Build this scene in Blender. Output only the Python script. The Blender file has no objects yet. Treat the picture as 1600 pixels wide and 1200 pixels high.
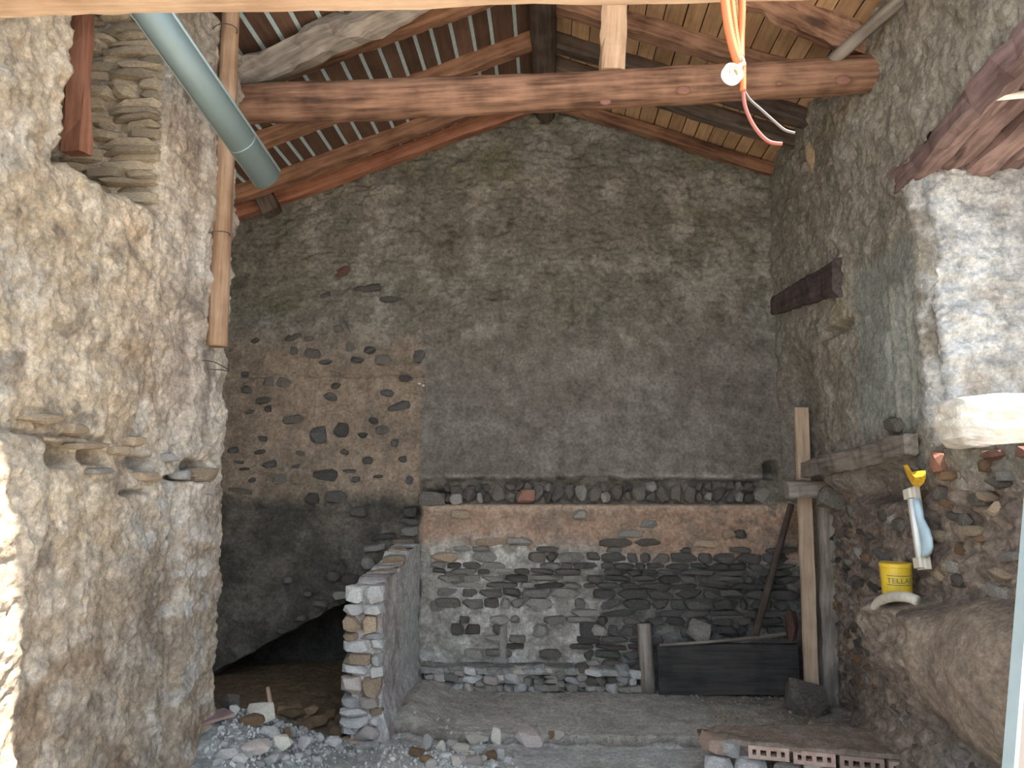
import bpy, bmesh, math, random
import numpy as np
from mathutils import Vector, Matrix, Euler

scene = bpy.context.scene
col = scene.collection

# ------------------------------------------------------------------ camera
CAM = np.array([0.0, 0.0, 1.75])
PITCH, YAW = math.radians(7.125), math.radians(2.86)
cam_d = bpy.data.cameras.new('camera')
cam_d.sensor_width = 36.0
cam_d.lens = 27.0
cam_d.clip_end = 300
cam = bpy.data.objects.new('camera', cam_d)
cam.location = CAM
cam.rotation_euler = (math.pi / 2 + PITCH, 0, YAW)
col.objects.link(cam)
scene.camera = cam

# ------------------------------------------------------------------ world, sun, exposure
vs = scene.view_settings
vs.view_transform = 'Standard'
vs.look = 'None'
vs.gamma = 1.0
vs.use_curve_mapping = False
vs.exposure = 1.72
world = bpy.data.worlds.new('sky')
scene.world = world
world.use_nodes = True
wn = world.node_tree
wn.nodes.clear()
wo = wn.nodes.new('ShaderNodeOutputWorld')
wb = wn.nodes.new('ShaderNodeBackground')
wb.inputs['Color'].default_value = (0.70, 0.85, 1.0, 1)
wb.inputs['Strength'].default_value = 1.0
wn.links.new(wb.outputs[0], wo.inputs[0])
SUN_TO = Vector((0.42, -0.16, 0.90)).normalized()
sun_d = bpy.data.lights.new('sun', 'SUN')
sun_d.energy = 7.0
sun_d.angle = math.radians(0.6)
sun_d.color = (1.0, 0.90, 0.76)
sun = bpy.data.objects.new('sun', sun_d)
sun.rotation_euler = SUN_TO.to_track_quat('Z', 'Y').to_euler()
sun.location = (6, -3, 12)
col.objects.link(sun)

# ------------------------------------------------------------------ pixel helpers (1600 x 1200)
_f = np.array([-math.sin(YAW) * math.cos(PITCH), math.cos(YAW) * math.cos(PITCH), math.sin(PITCH)])
_r = np.array([math.cos(YAW), math.sin(YAW), 0.0])
_u = np.cross(_r, _f)


def ray(px, py):
    return _f + (px - 800) / 1200 * _r - (py - 600) / 1200 * _u


def on(ax, val, px, py):
    d = ray(px, py)
    return Vector(CAM + (val - CAM[ax]) / d[ax] * d)


def onx(v, px, py): return on(0, v, px, py)
def ony(v, px, py): return on(1, v, px, py)
def onz(v, px, py): return on(2, v, px, py)


# ------------------------------------------------------------------ numpy noise
def _hash(ix, iy, iz, seed):
    h = (ix.astype(np.int64) * 374761393 + iy.astype(np.int64) * 668265263 + iz.astype(np.int64) * 2147483647 + seed * 974634)
    h = (h ^ (h >> 13)) & 0xffffffff
    h = (h * 1274126177) & 0xffffffff
    h = (h ^ (h >> 16)) & 0xffffffff
    h = (h * 2246822519) & 0xffffffff
    return ((h ^ (h >> 15)) & 0xffff) / 32767.5 - 1.0


def vnoise(x, y, z=None, seed=0):
    x = np.asarray(x, float); y = np.asarray(y, float)
    z = np.zeros_like(x) if z is None else np.asarray(z, float)
    ix, iy, iz = np.floor(x), np.floor(y), np.floor(z)
    fx, fy, fz = x - ix, y - iy, z - iz
    fx, fy, fz = [t * t * t * (t * (t * 6 - 15) + 10) for t in (fx, fy, fz)]
    r = 0
    for dx in (0, 1):
        for dy in (0, 1):
            for dz in (0, 1):
                w = (fx if dx else 1 - fx) * (fy if dy else 1 - fy) * (fz if dz else 1 - fz)
                r = r + w * _hash(ix + dx, iy + dy, iz + dz, seed)
    return r


def fbm(x, y, z=None, oct=4, seed=0, gain=0.5):
    a, s, t = 1.0, 0.0, 0.0
    x = np.asarray(x, float); y = np.asarray(y, float)
    f = 1.0
    for o in range(oct):
        s = s + a * vnoise(x * f + o * 17.3, y * f - o * 9.1, None if z is None else np.asarray(z) * f, seed + o)
        t += a
        a *= gain
        f *= 2.03
    return s / t


def cells(x, y, seed=0):
    x = np.asarray(x, float); y = np.asarray(y, float)
    ix, iy = np.floor(x), np.floor(y)
    f1 = np.full(x.shape, 9.0); f2 = np.full(x.shape, 9.0); idn = np.zeros(x.shape)
    z0 = np.zeros_like(ix)
    for dx in (-1, 0, 1):
        for dy in (-1, 0, 1):
            cx, cy = ix + dx, iy + dy
            px = cx + 0.5 + 0.45 * _hash(cx, cy, z0, seed)
            py = cy + 0.5 + 0.45 * _hash(cx, cy, z0 + 1, seed)
            d = np.hypot(x - px, y - py)
            cid = _hash(cx, cy, z0 + 2, seed)
            closer = d < f1
            f2 = np.where(closer, f1, np.minimum(f2, d))
            idn = np.where(closer, cid, idn)
            f1 = np.where(closer, d, f1)
    return f1, f2, idn


def sstep(a, b, x):
    t = np.clip((np.asarray(x, float) - a) / (b - a), 0, 1)
    return t * t * (3 - 2 * t)


def crumb(x, y, seed=0):
    n = fbm(x * 12, y * 15, oct=3, seed=seed + 700)
    r = 1 - 2 * np.abs(fbm(x * 17, y * 22, oct=3, seed=seed + 710))
    r2 = 1 - 2 * np.abs(fbm(x * 34, y * 40, oct=2, seed=seed + 720))
    return 0.016 * n + 0.011 * r + 0.006 * r2


def mixc(a, b, m):
    m = np.asarray(m)[..., None]
    return np.asarray(a) * (1 - m) + np.asarray(b) * m


# ------------------------------------------------------------------ materials
MATS = {}


def nodes_of(m):
    m.use_nodes = True
    nt = m.node_tree
    bs = nt.nodes['Principled BSDF']
    return nt, bs


def N(nt, t, **kw):
    n = nt.nodes.new(t)
    for k, v in kw.items():
        if k in n.inputs:
            n.inputs[k].default_value = v
        else:
            setattr(n, k, v)
    return n


def mat_masonry():
    """albedo comes from the mesh attribute (which plaster / stain is where), grain and relief from noise"""
    m = bpy.data.materials.new('rough_plaster')
    nt, bs = nodes_of(m)
    at = N(nt, 'ShaderNodeAttribute', attribute_name='col')
    tc = N(nt, 'ShaderNodeTexCoord')
    n1 = N(nt, 'ShaderNodeTexNoise', Scale=34.0, Detail=8.0, Roughness=0.78)
    n2 = N(nt, 'ShaderNodeTexNoise', Scale=9.0, Detail=5.0, Roughness=0.65)
    nt.links.new(tc.outputs['Object'], n1.inputs['Vector'])
    nt.links.new(tc.outputs['Object'], n2.inputs['Vector'])
    r1 = N(nt, 'ShaderNodeMapRange'); r1.inputs[1].default_value = 0.3; r1.inputs[2].default_value = 0.7
    r1.inputs[3].default_value = 0.50; r1.inputs[4].default_value = 1.42
    r2 = N(nt, 'ShaderNodeMapRange'); r2.inputs[1].default_value = 0.3; r2.inputs[2].default_value = 0.7
    r2.inputs[3].default_value = 0.70; r2.inputs[4].default_value = 1.27
    nt.links.new(n1.outputs[0], r1.inputs[0]); nt.links.new(n2.outputs[0], r2.inputs[0])
    mu = N(nt, 'ShaderNodeMath', operation='MULTIPLY')
    nt.links.new(r1.outputs[0], mu.inputs[0]); nt.links.new(r2.outputs[0], mu.inputs[1])
    vm = N(nt, 'ShaderNodeVectorMath', operation='SCALE')
    nt.links.new(at.outputs['Color'], vm.inputs[0]); nt.links.new(mu.outputs[0], vm.inputs['Scale'])
    nt.links.new(vm.outputs[0], bs.inputs['Base Color'])
    bs.inputs['Roughness'].default_value = 0.95
    bs.inputs['Specular IOR Level'].default_value = 0.15
    n3 = N(nt, 'ShaderNodeTexNoise', Scale=42.0, Detail=8.0, Roughness=0.75)
    nt.links.new(tc.outputs['Object'], n3.inputs['Vector'])
    b = N(nt, 'ShaderNodeBump', Strength=1.0, Distance=0.024)
    nt.links.new(n3.outputs[0], b.inputs['Height'])
    nt.links.new(b.outputs[0], bs.inputs['Normal'])
    return m


def mat_stone(name, c1, c2, rough=0.92, scale=14.0, bump=0.01):
    m = bpy.data.materials.new(name)
    nt, bs = nodes_of(m)
    tc = N(nt, 'ShaderNodeTexCoord'); oi = N(nt, 'ShaderNodeObjectInfo')
    va = N(nt, 'ShaderNodeVectorMath', operation='ADD')
    cmb = N(nt, 'ShaderNodeMath', operation='MULTIPLY'); cmb.inputs[1].default_value = 37.0
    nt.links.new(oi.outputs['Random'], cmb.inputs[0])
    nt.links.new(tc.outputs['Object'], va.inputs[0]); nt.links.new(cmb.outputs[0], va.inputs[1])
    n1 = N(nt, 'ShaderNodeTexNoise', Scale=scale, Detail=6.0, Roughness=0.65)
    nt.links.new(va.outputs[0], n1.inputs['Vector'])
    ramp = N(nt, 'ShaderNodeValToRGB')
    ramp.color_ramp.elements[0].position = 0.36; ramp.color_ramp.elements[0].color = (*c1, 1)
    ramp.color_ramp.elements[1].position = 0.66; ramp.color_ramp.elements[1].color = (*c2, 1)
    nt.links.new(n1.outputs[0], ramp.inputs[0])
    hs = N(nt, 'ShaderNodeHueSaturation')
    mr = N(nt, 'ShaderNodeMapRange'); mr.inputs[3].default_value = 0.68; mr.inputs[4].default_value = 1.3
    nt.links.new(oi.outputs['Random'], mr.inputs[0]); nt.links.new(mr.outputs[0], hs.inputs['Value'])
    nt.links.new(ramp.outputs[0], hs.inputs['Color']); nt.links.new(hs.outputs[0], bs.inputs['Base Color'])
    bs.inputs['Roughness'].default_value = rough
    bs.inputs['Specular IOR Level'].default_value = 0.2
    n3 = N(nt, 'ShaderNodeTexNoise', Scale=scale * 3.5, Detail=5.0, Roughness=0.6)
    nt.links.new(va.outputs[0], n3.inputs['Vector'])
    b = N(nt, 'ShaderNodeBump', Strength=0.8, Distance=bump)
    nt.links.new(n3.outputs[0], b.inputs['Height']); nt.links.new(b.outputs[0], bs.inputs['Normal'])
    return m


def mat_wood(name, c1, c2, rough=0.8, sc=1.0, spec=0.2, dark=None):
    """grain runs along the local X of each timber"""
    m = bpy.data.materials.new(name)
    nt, bs = nodes_of(m)
    tc = N(nt, 'ShaderNodeTexCoord'); oi = N(nt, 'ShaderNodeObjectInfo')
    off = N(nt, 'ShaderNodeMath', operation='MULTIPLY'); off.inputs[1].default_value = 23.0
    nt.links.new(oi.outputs['Random'], off.inputs[0])
    va = N(nt, 'ShaderNodeVectorMath', operation='ADD')
    nt.links.new(tc.outputs['Object'], va.inputs[0]); nt.links.new(off.outputs[0], va.inputs[1])
    mp = N(nt, 'ShaderNodeMapping'); mp.inputs['Scale'].default_value = (2.2 * sc, 34 * sc, 34 * sc)
    nt.links.new(va.outputs[0], mp.inputs['Vector'])
    n1 = N(nt, 'ShaderNodeTexNoise', Scale=1.0, Detail=5.0, Roughness=0.6)
    nt.links.new(mp.outputs[0], n1.inputs['Vector'])
    n2 = N(nt, 'ShaderNodeTexNoise', Scale=4.0, Detail=3.0)
    nt.links.new(va.outputs[0], n2.inputs['Vector'])
    ad = N(nt, 'ShaderNodeMath', operation='MULTIPLY_ADD'); ad.inputs[1].default_value = 0.55
    sb = N(nt, 'ShaderNodeMath', operation='MULTIPLY'); sb.inputs[1].default_value = 0.45
    nt.links.new(n2.outputs[0], sb.inputs[0])
    nt.links.new(n1.outputs[0], ad.inputs[0]); nt.links.new(sb.outputs[0], ad.inputs[2])
    ramp = N(nt, 'ShaderNodeValToRGB')
    e = ramp.color_ramp.elements
    e[0].position = 0.40; e[0].color = (*c1, 1); e[1].position = 0.60; e[1].color = (*c2, 1)
    if dark:
        k = e.new(0.34); k.color = (*dark, 1)
    nt.links.new(ad.outputs[0], ramp.inputs[0])
    hs = N(nt, 'ShaderNodeHueSaturation')
    mr = N(nt, 'ShaderNodeMapRange'); mr.inputs[3].default_value = 0.8; mr.inputs[4].default_value = 1.2
    nt.links.new(oi.outputs['Random'], mr.inputs[0]); nt.links.new(mr.outputs[0], hs.inputs['Value'])
    nt.links.new(ramp.outputs[0], hs.inputs['Color']); nt.links.new(hs.outputs[0], bs.inputs['Base Color'])
    bs.inputs['Roughness'].default_value = rough
    bs.inputs['Specular IOR Level'].default_value = spec
    b = N(nt, 'ShaderNodeBump', Strength=0.6, Distance=0.006)
    nt.links.new(n1.outputs[0], b.inputs['Height']); nt.links.new(b.outputs[0], bs.inputs['Normal'])
    return m


def mat_plain(name, c, rough=0.5, metal=0.0, spec=0.4, var=0.15, scale=20.0, trans=0.0):
    m = bpy.data.materials.new(name)
    nt, bs = nodes_of(m)
    tc = N(nt, 'ShaderNodeTexCoord')
    n1 = N(nt, 'ShaderNodeTexNoise', Scale=scale, Detail=4.0)
    nt.links.new(tc.outputs['Object'], n1.inputs['Vector'])
    mr = N(nt, 'ShaderNodeMapRange'); mr.inputs[1].default_value = 0.3; mr.inputs[2].default_value = 0.7
    mr.inputs[3].default_value = 1 - var; mr.inputs[4].default_value = 1 + var
    nt.links.new(n1.outputs[0], mr.inputs[0])
    vm = N(nt, 'ShaderNodeVectorMath', operation='SCALE'); vm.inputs[0].default_value = c
    nt.links.new(mr.outputs[0], vm.inputs['Scale']); nt.links.new(vm.outputs[0], bs.inputs['Base Color'])
    bs.inputs['Roughness'].default_value = rough
    bs.inputs['Metallic'].default_value = metal
    bs.inputs['Specular IOR Level'].default_value = spec
    bs.inputs['Transmission Weight'].default_value = trans
    return m


M = dict(
    wall=mat_masonry(),
    dark_stone=mat_stone('dark_schist', (0.095, 0.083, 0.073), (0.205, 0.18, 0.158)),
    soot_stone=mat_stone('sooty_stone', (0.072, 0.068, 0.066), (0.15, 0.138, 0.128)),
    grey_stone=mat_stone('grey_stone', (0.20, 0.185, 0.168), (0.42, 0.385, 0.345)),
    tan_stone=mat_stone('tan_stone', (0.30, 0.22, 0.15), (0.52, 0.41, 0.30)),
    layer_stone=mat_stone('layered_stone', (0.34, 0.265, 0.185), (0.60, 0.50, 0.37)),
    pale_stone=mat_stone('pale_rubble', (0.40, 0.39, 0.38), (0.66, 0.64, 0.62)),
    pink_stone=mat_stone('pinkish_rubble', (0.40, 0.335, 0.305), (0.58, 0.51, 0.475)),
    brown_stone=mat_stone('earthy_rubble', (0.16, 0.10, 0.06), (0.30, 0.20, 0.12)),
    white_stone=mat_stone('white_limestone', (0.62, 0.55, 0.46), (0.82, 0.78, 0.70)),
    brick=mat_stone('red_brick', (0.22, 0.11, 0.082), (0.35, 0.19, 0.145)),
    hollow_brick=mat_stone('dusty_clay_block', (0.34, 0.23, 0.18), (0.46, 0.35, 0.29)),
    rust_stone=mat_stone('rusty_lump', (0.10, 0.055, 0.045), (0.20, 0.11, 0.085)),
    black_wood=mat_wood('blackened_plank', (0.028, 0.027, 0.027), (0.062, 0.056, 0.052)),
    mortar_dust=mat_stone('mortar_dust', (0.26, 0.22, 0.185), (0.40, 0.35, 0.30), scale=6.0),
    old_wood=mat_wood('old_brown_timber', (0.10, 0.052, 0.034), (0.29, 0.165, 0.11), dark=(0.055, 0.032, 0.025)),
    rafter=mat_wood('rafter_timber', (0.13, 0.066, 0.042), (0.30, 0.16, 0.10), dark=(0.07, 0.04, 0.03)),
    rafter_red=mat_wood('reddish_rafter', (0.19, 0.078, 0.048), (0.33, 0.15, 0.095)),
    dark_wood=mat_wood('dark_timber', (0.05, 0.037, 0.030), (0.135, 0.10, 0.082)),
    grey_wood=mat_wood('grey_weathered_timber', (0.14, 0.118, 0.10), (0.30, 0.26, 0.225)),
    light_wood=mat_wood('pale_sawn_timber', (0.40, 0.265, 0.18), (0.58, 0.42, 0.30)),
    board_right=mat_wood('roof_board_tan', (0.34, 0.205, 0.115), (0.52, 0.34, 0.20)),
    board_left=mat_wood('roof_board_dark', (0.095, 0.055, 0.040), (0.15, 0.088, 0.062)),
    lintel=mat_wood('purple_brown_lintel', (0.13, 0.085, 0.08), (0.30, 0.205, 0.19)),
    lintel_dark=mat_wood('dark_purple_lintel', (0.06, 0.047, 0.046), (0.14, 0.105, 0.10)),
    pole=mat_wood('tan_pole', (0.26, 0.155, 0.095), (0.47, 0.32, 0.215)),
    plank=mat_wood('sawn_plank', (0.33, 0.235, 0.165), (0.47, 0.36, 0.26)),
    strip=mat_plain('pale_blue_strip', (0.44, 0.53, 0.56), 0.6, var=0.12),
    zinc=mat_plain('zinc_gutter', (0.17, 0.225, 0.23), 0.5, metal=0.15, spec=0.5, var=0.07, scale=6),
    zinc_bead=mat_plain('zinc_bead', (0.27, 0.34, 0.35), 0.45, metal=0.2, spec=0.5, var=0.06),
    orange=mat_plain('orange_conduit', (0.56, 0.14, 0.045), 0.5, var=0.06),
    pink=mat_plain('pink_cable', (0.26, 0.075, 0.058), 0.5, var=0.06),
    grey_cable=mat_plain('grey_cable', (0.13, 0.11, 0.10), 0.5, var=0.06),
    white_plastic=mat_plain('white_plastic', (0.80, 0.78, 0.73), 0.45, var=0.05),
    cream=mat_plain('cream_housing', (0.62, 0.58, 0.50), 0.5, var=0.06),
    tube_glass=mat_plain('white_tube', (0.82, 0.86, 0.87), 0.25, var=0.03),
    blue_cover=mat_plain('milky_blue_cover', (0.50, 0.66, 0.76), 0.3, var=0.05, trans=0.15),
    wire=mat_plain('rusty_wire', (0.10, 0.075, 0.06), 0.7, metal=0.3),
    yellow=mat_plain('yellow_plastic', (0.64, 0.43, 0.035), 0.4, var=0.07, scale=12),
    green_ink=mat_plain('dark_green_print', (0.055, 0.12, 0.10), 0.6, var=0.1),
    rag=mat_plain('yellow_rag', (0.70, 0.40, 0.03), 0.7, var=0.2, scale=40),
    cloth=mat_plain('pale_plaster_lip', (0.55, 0.51, 0.44), 0.85, var=0.15),
    panel=mat_plain('white_painted_panel', (0.20, 0.175, 0.16), 0.55, var=0.08, scale=5),
    panel_edge=mat_plain('bluish_panel_edge', (0.30, 0.36, 0.375), 0.4, var=0.05),
    rust=mat_plain('rusty_red', (0.23, 0.11, 0.085), 0.8, var=0.3),
    void=mat_plain('dark_hole', (0.02, 0.018, 0.016), 0.95, spec=0.05),
    lime=mat_plain('lime_render', (0.62, 0.62, 0.62), 0.9, var=0.1, scale=8),
    straw=mat_plain('straw', (0.40, 0.31, 0.14), 0.8, var=0.2),
)

# ------------------------------------------------------------------ object helpers


def link(o, parent=None):
    col.objects.link(o)
    if parent is not None:
        o.parent = parent
    return o


def tag(o, label=None, cat=None, group=None, kind=None):
    if label: o['label'] = label
    if cat: o['category'] = cat
    if group: o['group'] = group
    if kind: o['kind'] = kind
    return o


def empty(name, loc=(0, 0, 0)):
    o = bpy.data.objects.new(name, None)
    o.location = loc
    o.empty_display_size = 0.1
    return link(o)


def mesh_obj(name, verts, faces, mat, parent=None, smooth=False, mw=None):
    me = bpy.data.meshes.new(name)
    me.from_pydata([tuple(v) for v in verts], [], faces)
    me.update()
    if smooth:
        me.polygons.foreach_set('use_smooth', [True] * len(me.polygons))
    me.materials.append(mat)
    o = bpy.data.objects.new(name, me)
    link(o)
    if mw is not None:
        o.matrix_world = mw
    if parent is not None:
        o.parent = parent
        # parents are empties / meshes without rotation: keep the world placement
        o.matrix_parent_inverse = parent_matrix(parent).inverted()
    return o


def parent_matrix(p):
    m = p.matrix_basis.copy()
    q = p
    while q.parent is not None:
        m = q.parent.matrix_basis @ q.matrix_parent_inverse @ m if False else parent_matrix(q.parent) @ q.matrix_parent_inverse @ q.matrix_basis
        break
    return m


def frame(p0, p1, up=(0, 0, 1)):
    p0, p1 = Vector(p0), Vector(p1)
    x = (p1 - p0).normalized()
    u = Vector(up)
    y = u.cross(x)
    if y.length < 1e-4:
        y = Vector((0, 1, 0)).cross(x)
    y.normalize()
    z = x.cross(y)
    m = Matrix((x, y, z)).transposed().to_4x4()
    m.translation = p0
    return m, (p1 - p0).length


def beam(name, p0, p1, w, h, mat, parent=None, seed=0, wob=0.008, cham=0.15, segs=None, up=(0, 0, 1), taper=1.0, bow=0.0, smooth=True):
    """hewn timber: chamfered section swept with small irregularities; grain along local X"""
    mw, L = frame(p0, p1, up)
    n = segs or max(4, int(L / 0.07))
    c = cham * min(w, h)
    sec = [(-w / 2 + c, -h / 2), (w / 2 - c, -h / 2), (w / 2, -h / 2 + c), (w / 2, h / 2 - c), (w / 2 - c, h / 2), (-w / 2 + c, h / 2), (-w / 2, h / 2 - c), (-w / 2, -h / 2 + c)]
    k = len(sec)
    verts, faces = [], []
    for i in range(n + 1):
        t = i / n
        s = 1 + (taper - 1) * t
        x = L * t
        for j, (a, b) in enumerate(sec):
            nx = float(vnoise(np.array(x * 3.1 + seed * 7.7), np.array(j * 1.7), seed=seed)) * wob + float(vnoise(np.array(x * 14), np.array(j * 2.3 + 9), seed=seed + 3)) * wob * 0.5
            ny = float(vnoise(np.array(x * 3.1 + seed * 3.3), np.array(j * 1.9 + 40), seed=seed + 1)) * wob + float(vnoise(np.array(x * 14), np.array(j * 2.3 + 60), seed=seed + 4)) * wob * 0.5
            verts.append((x, a * s + nx, b * s + ny + bow * math.sin(math.pi * t)))
    for i in range(n):
        for j in range(k):
            a = i * k + j; b = i * k + (j + 1) % k
            faces.append((a, a + k, b + k, b))
    faces.append(tuple(range(k))); faces.append(tuple(n * k + j for j in reversed(range(k))))
    o = mesh_obj(name, verts, faces, mat, parent, False, mw)
    return o


def log(name, p0, p1, r0, r1, mat, parent=None, seed=0, wob=0.06, k=14, segs=None, bow=0.0, flat=1.0):
    mw, L = frame(p0, p1)
    n = segs or max(4, int(L / 0.06))
    verts, faces = [], []
    for i in range(n + 1):
        t = i / n
        x = L * t
        r = r0 + (r1 - r0) * t
        for j in range(k):
            a = 2 * math.pi * j / k
            q = 1 + wob * float(vnoise(np.array(x * 2.6 + seed), np.array(math.cos(a) * 1.5), np.array(math.sin(a) * 1.5), seed=seed)) + wob * 0.6 * float(vnoise(np.array(x * 9 + seed), np.array(math.cos(a) * 3), np.array(math.sin(a) * 3), seed=seed + 5))
            verts.append((x, math.cos(a) * r * q, math.sin(a) * r * q * flat + bow * math.sin(math.pi * t)))
    for i in range(n):
        for j in range(k):
            a = i * k + j; b = i * k + (j + 1) % k
            faces.append((a, a + k, b + k, b))
    faces.append(tuple(range(k))); faces.append(tuple(n * k + j for j in reversed(range(k))))
    return mesh_obj(name, verts, faces, mat, parent, True, mw)


def box(name, lo, hi, mat, parent=None, bevel=0.0, rot=None):
    lo, hi = Vector(lo), Vector(hi)
    c = (lo + hi) / 2
    s = (hi - lo) / 2
    bm = bmesh.new()
    bmesh.ops.create_cube(bm, size=2.0)
    for v in bm.verts:
        v.co = Vector((v.co.x * s.x, v.co.y * s.y, v.co.z * s.z))
    if bevel:
        bmesh.ops.bevel(bm, geom=bm.edges[:], offset=bevel, segments=2, affect='EDGES')
    me = bpy.data.meshes.new(name); bm.to_mesh(me); bm.free()
    me.materials.append(mat)
    o = link(bpy.data.objects.new(name, me))
    mw = Matrix.Translation(c)
    if rot is not None:
        mw = mw @ rot.to_4x4()
    o.matrix_world = mw
    if parent is not None:
        o.parent = parent
        o.matrix_parent_inverse = parent_matrix(parent).inverted()
    return o


def tube(name, pts, r, mat, parent=None, k=8, res=6, rings=None):
    """smooth tube through the points; rings=(pitch, depth) gives corrugation"""
    P = [Vector(p) for p in pts]
    pl = []
    for i in range(len(P) - 1):
        a = P[max(i - 1, 0)]; b = P[i]; c = P[i + 1]; d = P[min(i + 2, len(P) - 1)]
        for s in range(res):
            t = s / res
            pl.append(0.5 * ((2 * b) + (c - a) * t + (2 * a - 5 * b + 4 * c - d) * t * t + (3 * b - a - 3 * c + d) * t ** 3))
    pl.append(P[-1])
    verts, faces = [], []
    nrm = None
    dist = 0.0
    for i, p in enumerate(pl):
        tg = (pl[min(i + 1, len(pl) - 1)] - pl[max(i - 1, 0)]).normalized()
        if nrm is None:
            nrm = tg.orthogonal().normalized()
        nrm = (nrm - tg * nrm.dot(tg)).normalized()
        bn = tg.cross(nrm)
        if i: dist += (p - pl[i - 1]).length
        rr = r
        if rings: rr = r * (1 + rings[1] * (1 if i % 2 else -1))
        for j in range(k):
            a = 2 * math.pi * j / k
            verts.append(p + nrm * math.cos(a) * rr + bn * math.sin(a) * rr)
    for i in range(len(pl) - 1):
        for j in range(k):
            a = i * k + j; b = i * k + (j + 1) % k
            faces.append((a, b, b + k, a + k))
    faces.append(tuple(reversed(range(k)))); faces.append(tuple((len(pl) - 1) * k + j for j in range(k)))
    c = sum(pl, Vector()) / len(pl)
    return mesh_obj(name, [v - c for v in verts], faces, mat, parent, True, Matrix.Translation(c))


def grid(name, O, U, V, NN, lu, lv, nu, nv, fn, mat, parent=None, mask=None, back=0.0, back_cap=True):
    """height-field surface.  fn(u, v) -> (disp, du, dv, colour)"""
    O, U, V, NN = [np.array(t, float) for t in (O, U, V, NN)]
    u1 = np.linspace(0, lu, nu + 1); v1 = np.linspace(0, lv, nv + 1)
    uu, vv = np.meshgrid(u1, v1)
    d, du, dv, c = fn(uu, vv)
    P = O + (uu + du)[..., None] * U + (vv + dv)[..., None] * V + d[..., None] * NN
    W = nu + 1
    verts = P.reshape(-1, 3)
    i, j = np.meshgrid(np.arange(nu), np.arange(nv))
    a = (j * W + i)
    flip = np.dot(np.cross(U, V), NN) < 0
    q = np.stack([a, a + 1, a + 1 + W, a + W], -1)
    if flip: q = q[..., ::-1]
    keep = np.ones((nv, nu), bool)
    if mask is not None:
        mk = mask(uu, vv)
        keep = ~(mk[:-1, :-1] & mk[1:, :-1] & mk[:-1, 1:] & mk[1:, 1:])
    faces = q[keep].reshape(-1, 4)
    cols = np.concatenate([c.reshape(-1, 3), np.ones((W * (nv + 1), 1))], 1)
    if back:
        bd = list(range(W)) + [r * W + nu for r in range(1, nv + 1)] + [nv * W + k for k in range(nu - 1, -1, -1)] + [r * W for r in range(nv - 1, 0, -1)]
        bd = np.array(bd)
        nb = len(bd)
        flat = (O + (uu)[..., None] * U + (vv + dv)[..., None] * V).reshape(-1, 3)[bd] - NN * back
        base = len(verts)
        verts = np.concatenate([verts, flat]); cols = np.concatenate([cols, cols[bd]])
        k = np.arange(nb); k2 = (k + 1) % nb
        side = np.stack([bd[k2], bd[k], base + k, base + k2], -1)
        if flip: side = side[:, ::-1]
        faces = np.concatenate([faces, side])
        if back_cap:
            cap = [base + x for x in (0, W - 1, W - 1 + nv, W - 1 + nv + nu)]
            if not flip: cap = cap[::-1]
            faces = np.concatenate([faces, np.array([cap])])
    # use the object's origin at the surface origin
    verts = verts - O
    me = bpy.data.meshes.new(name)
    me.vertices.add(len(verts)); me.vertices.foreach_set('co', verts.astype(np.float32).ravel())
    nf = len(faces)
    me.loops.add(nf * 4); me.loops.foreach_set('vertex_index', faces.astype(np.int32).ravel())
    me.polygons.add(nf)
    me.polygons.foreach_set('loop_start', np.arange(0, nf * 4, 4, dtype=np.int32))
    try: me.polygons.foreach_set('loop_total', np.full(nf, 4, dtype=np.int32))
    except Exception: pass
    me.polygons.foreach_set('use_smooth', np.ones(nf, bool))
    me.update(calc_edges=True)
    me.validate()
    ca = me.color_attributes.new('col', 'FLOAT_COLOR', 'POINT')
    ca.data.foreach_set('color', np.clip(cols, 0.005, 0.95).astype(np.float32).ravel())
    me.materials.append(mat)
    o = link(bpy.data.objects.new(name, me))
    o.matrix_world = Matrix.Translation(Vector(O))
    if parent is not None:
        o.parent = parent
        o.matrix_parent_inverse = parent_matrix(parent).inverted()
    return o


# ---- loose stone meshes (shared data)
def hull_mesh(name, seed, n=22, boxy=0.55):
    rnd = random.Random(seed)
    bm = bmesh.new()
    for i in range(n):
        v = Vector((rnd.gauss(0, 1), rnd.gauss(0, 1), rnd.gauss(0, 1))).normalized()
        m = max(abs(v.x), abs(v.y), abs(v.z))
        v = v.lerp(v / m, boxy) * rnd.uniform(0.86, 1.0)
        bm.verts.new(v)
    r = bmesh.ops.convex_hull(bm, input=bm.verts[:])
    junk = list({g for g in r['geom_interior'] + r['geom_unused'] if isinstance(g, bmesh.types.BMVert)})
    if junk: bmesh.ops.delete(bm, geom=junk, context='VERTS')
    lo = Vector([min(v.co[i] for v in bm.verts) for i in range(3)]); hi = Vector([max(v.co[i] for v in bm.verts) for i in range(3)])
    for v in bm.verts:
        v.co = Vector([(v.co[i] - (lo[i] + hi[i]) / 2) / (hi[i] - lo[i]) for i in range(3)])   # unit box
    me = bpy.data.meshes.new(name); bm.to_mesh(me); bm.free()
    return me


HULLS = {}


def hull(mat_key, kind, i):
    key = (mat_key, kind, i)
    if key not in HULLS:
        me = hull_mesh('stone', 100 + i + (50 if kind == 'block' else 0), n=46 if kind == 'block' else 24, boxy=0.93 if kind == 'block' else 0.45)
        me.materials.append(M[mat_key])
        HULLS[key] = me
    return HULLS[key]


RND = random.Random(7)


def stone(name, loc, size, mat_key, parent=None, rot=(0, 0, 0), kind='block'):
    o = bpy.data.objects.new(name, hull(mat_key, kind, RND.randrange(9)))
    link(o)
    o.matrix_world = Matrix.LocRotScale(Vector(loc), Euler(rot), Vector(size))
    if parent is not None:
        o.parent = parent
        o.matrix_parent_inverse = parent_matrix(parent).inverted()
    return o


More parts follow.
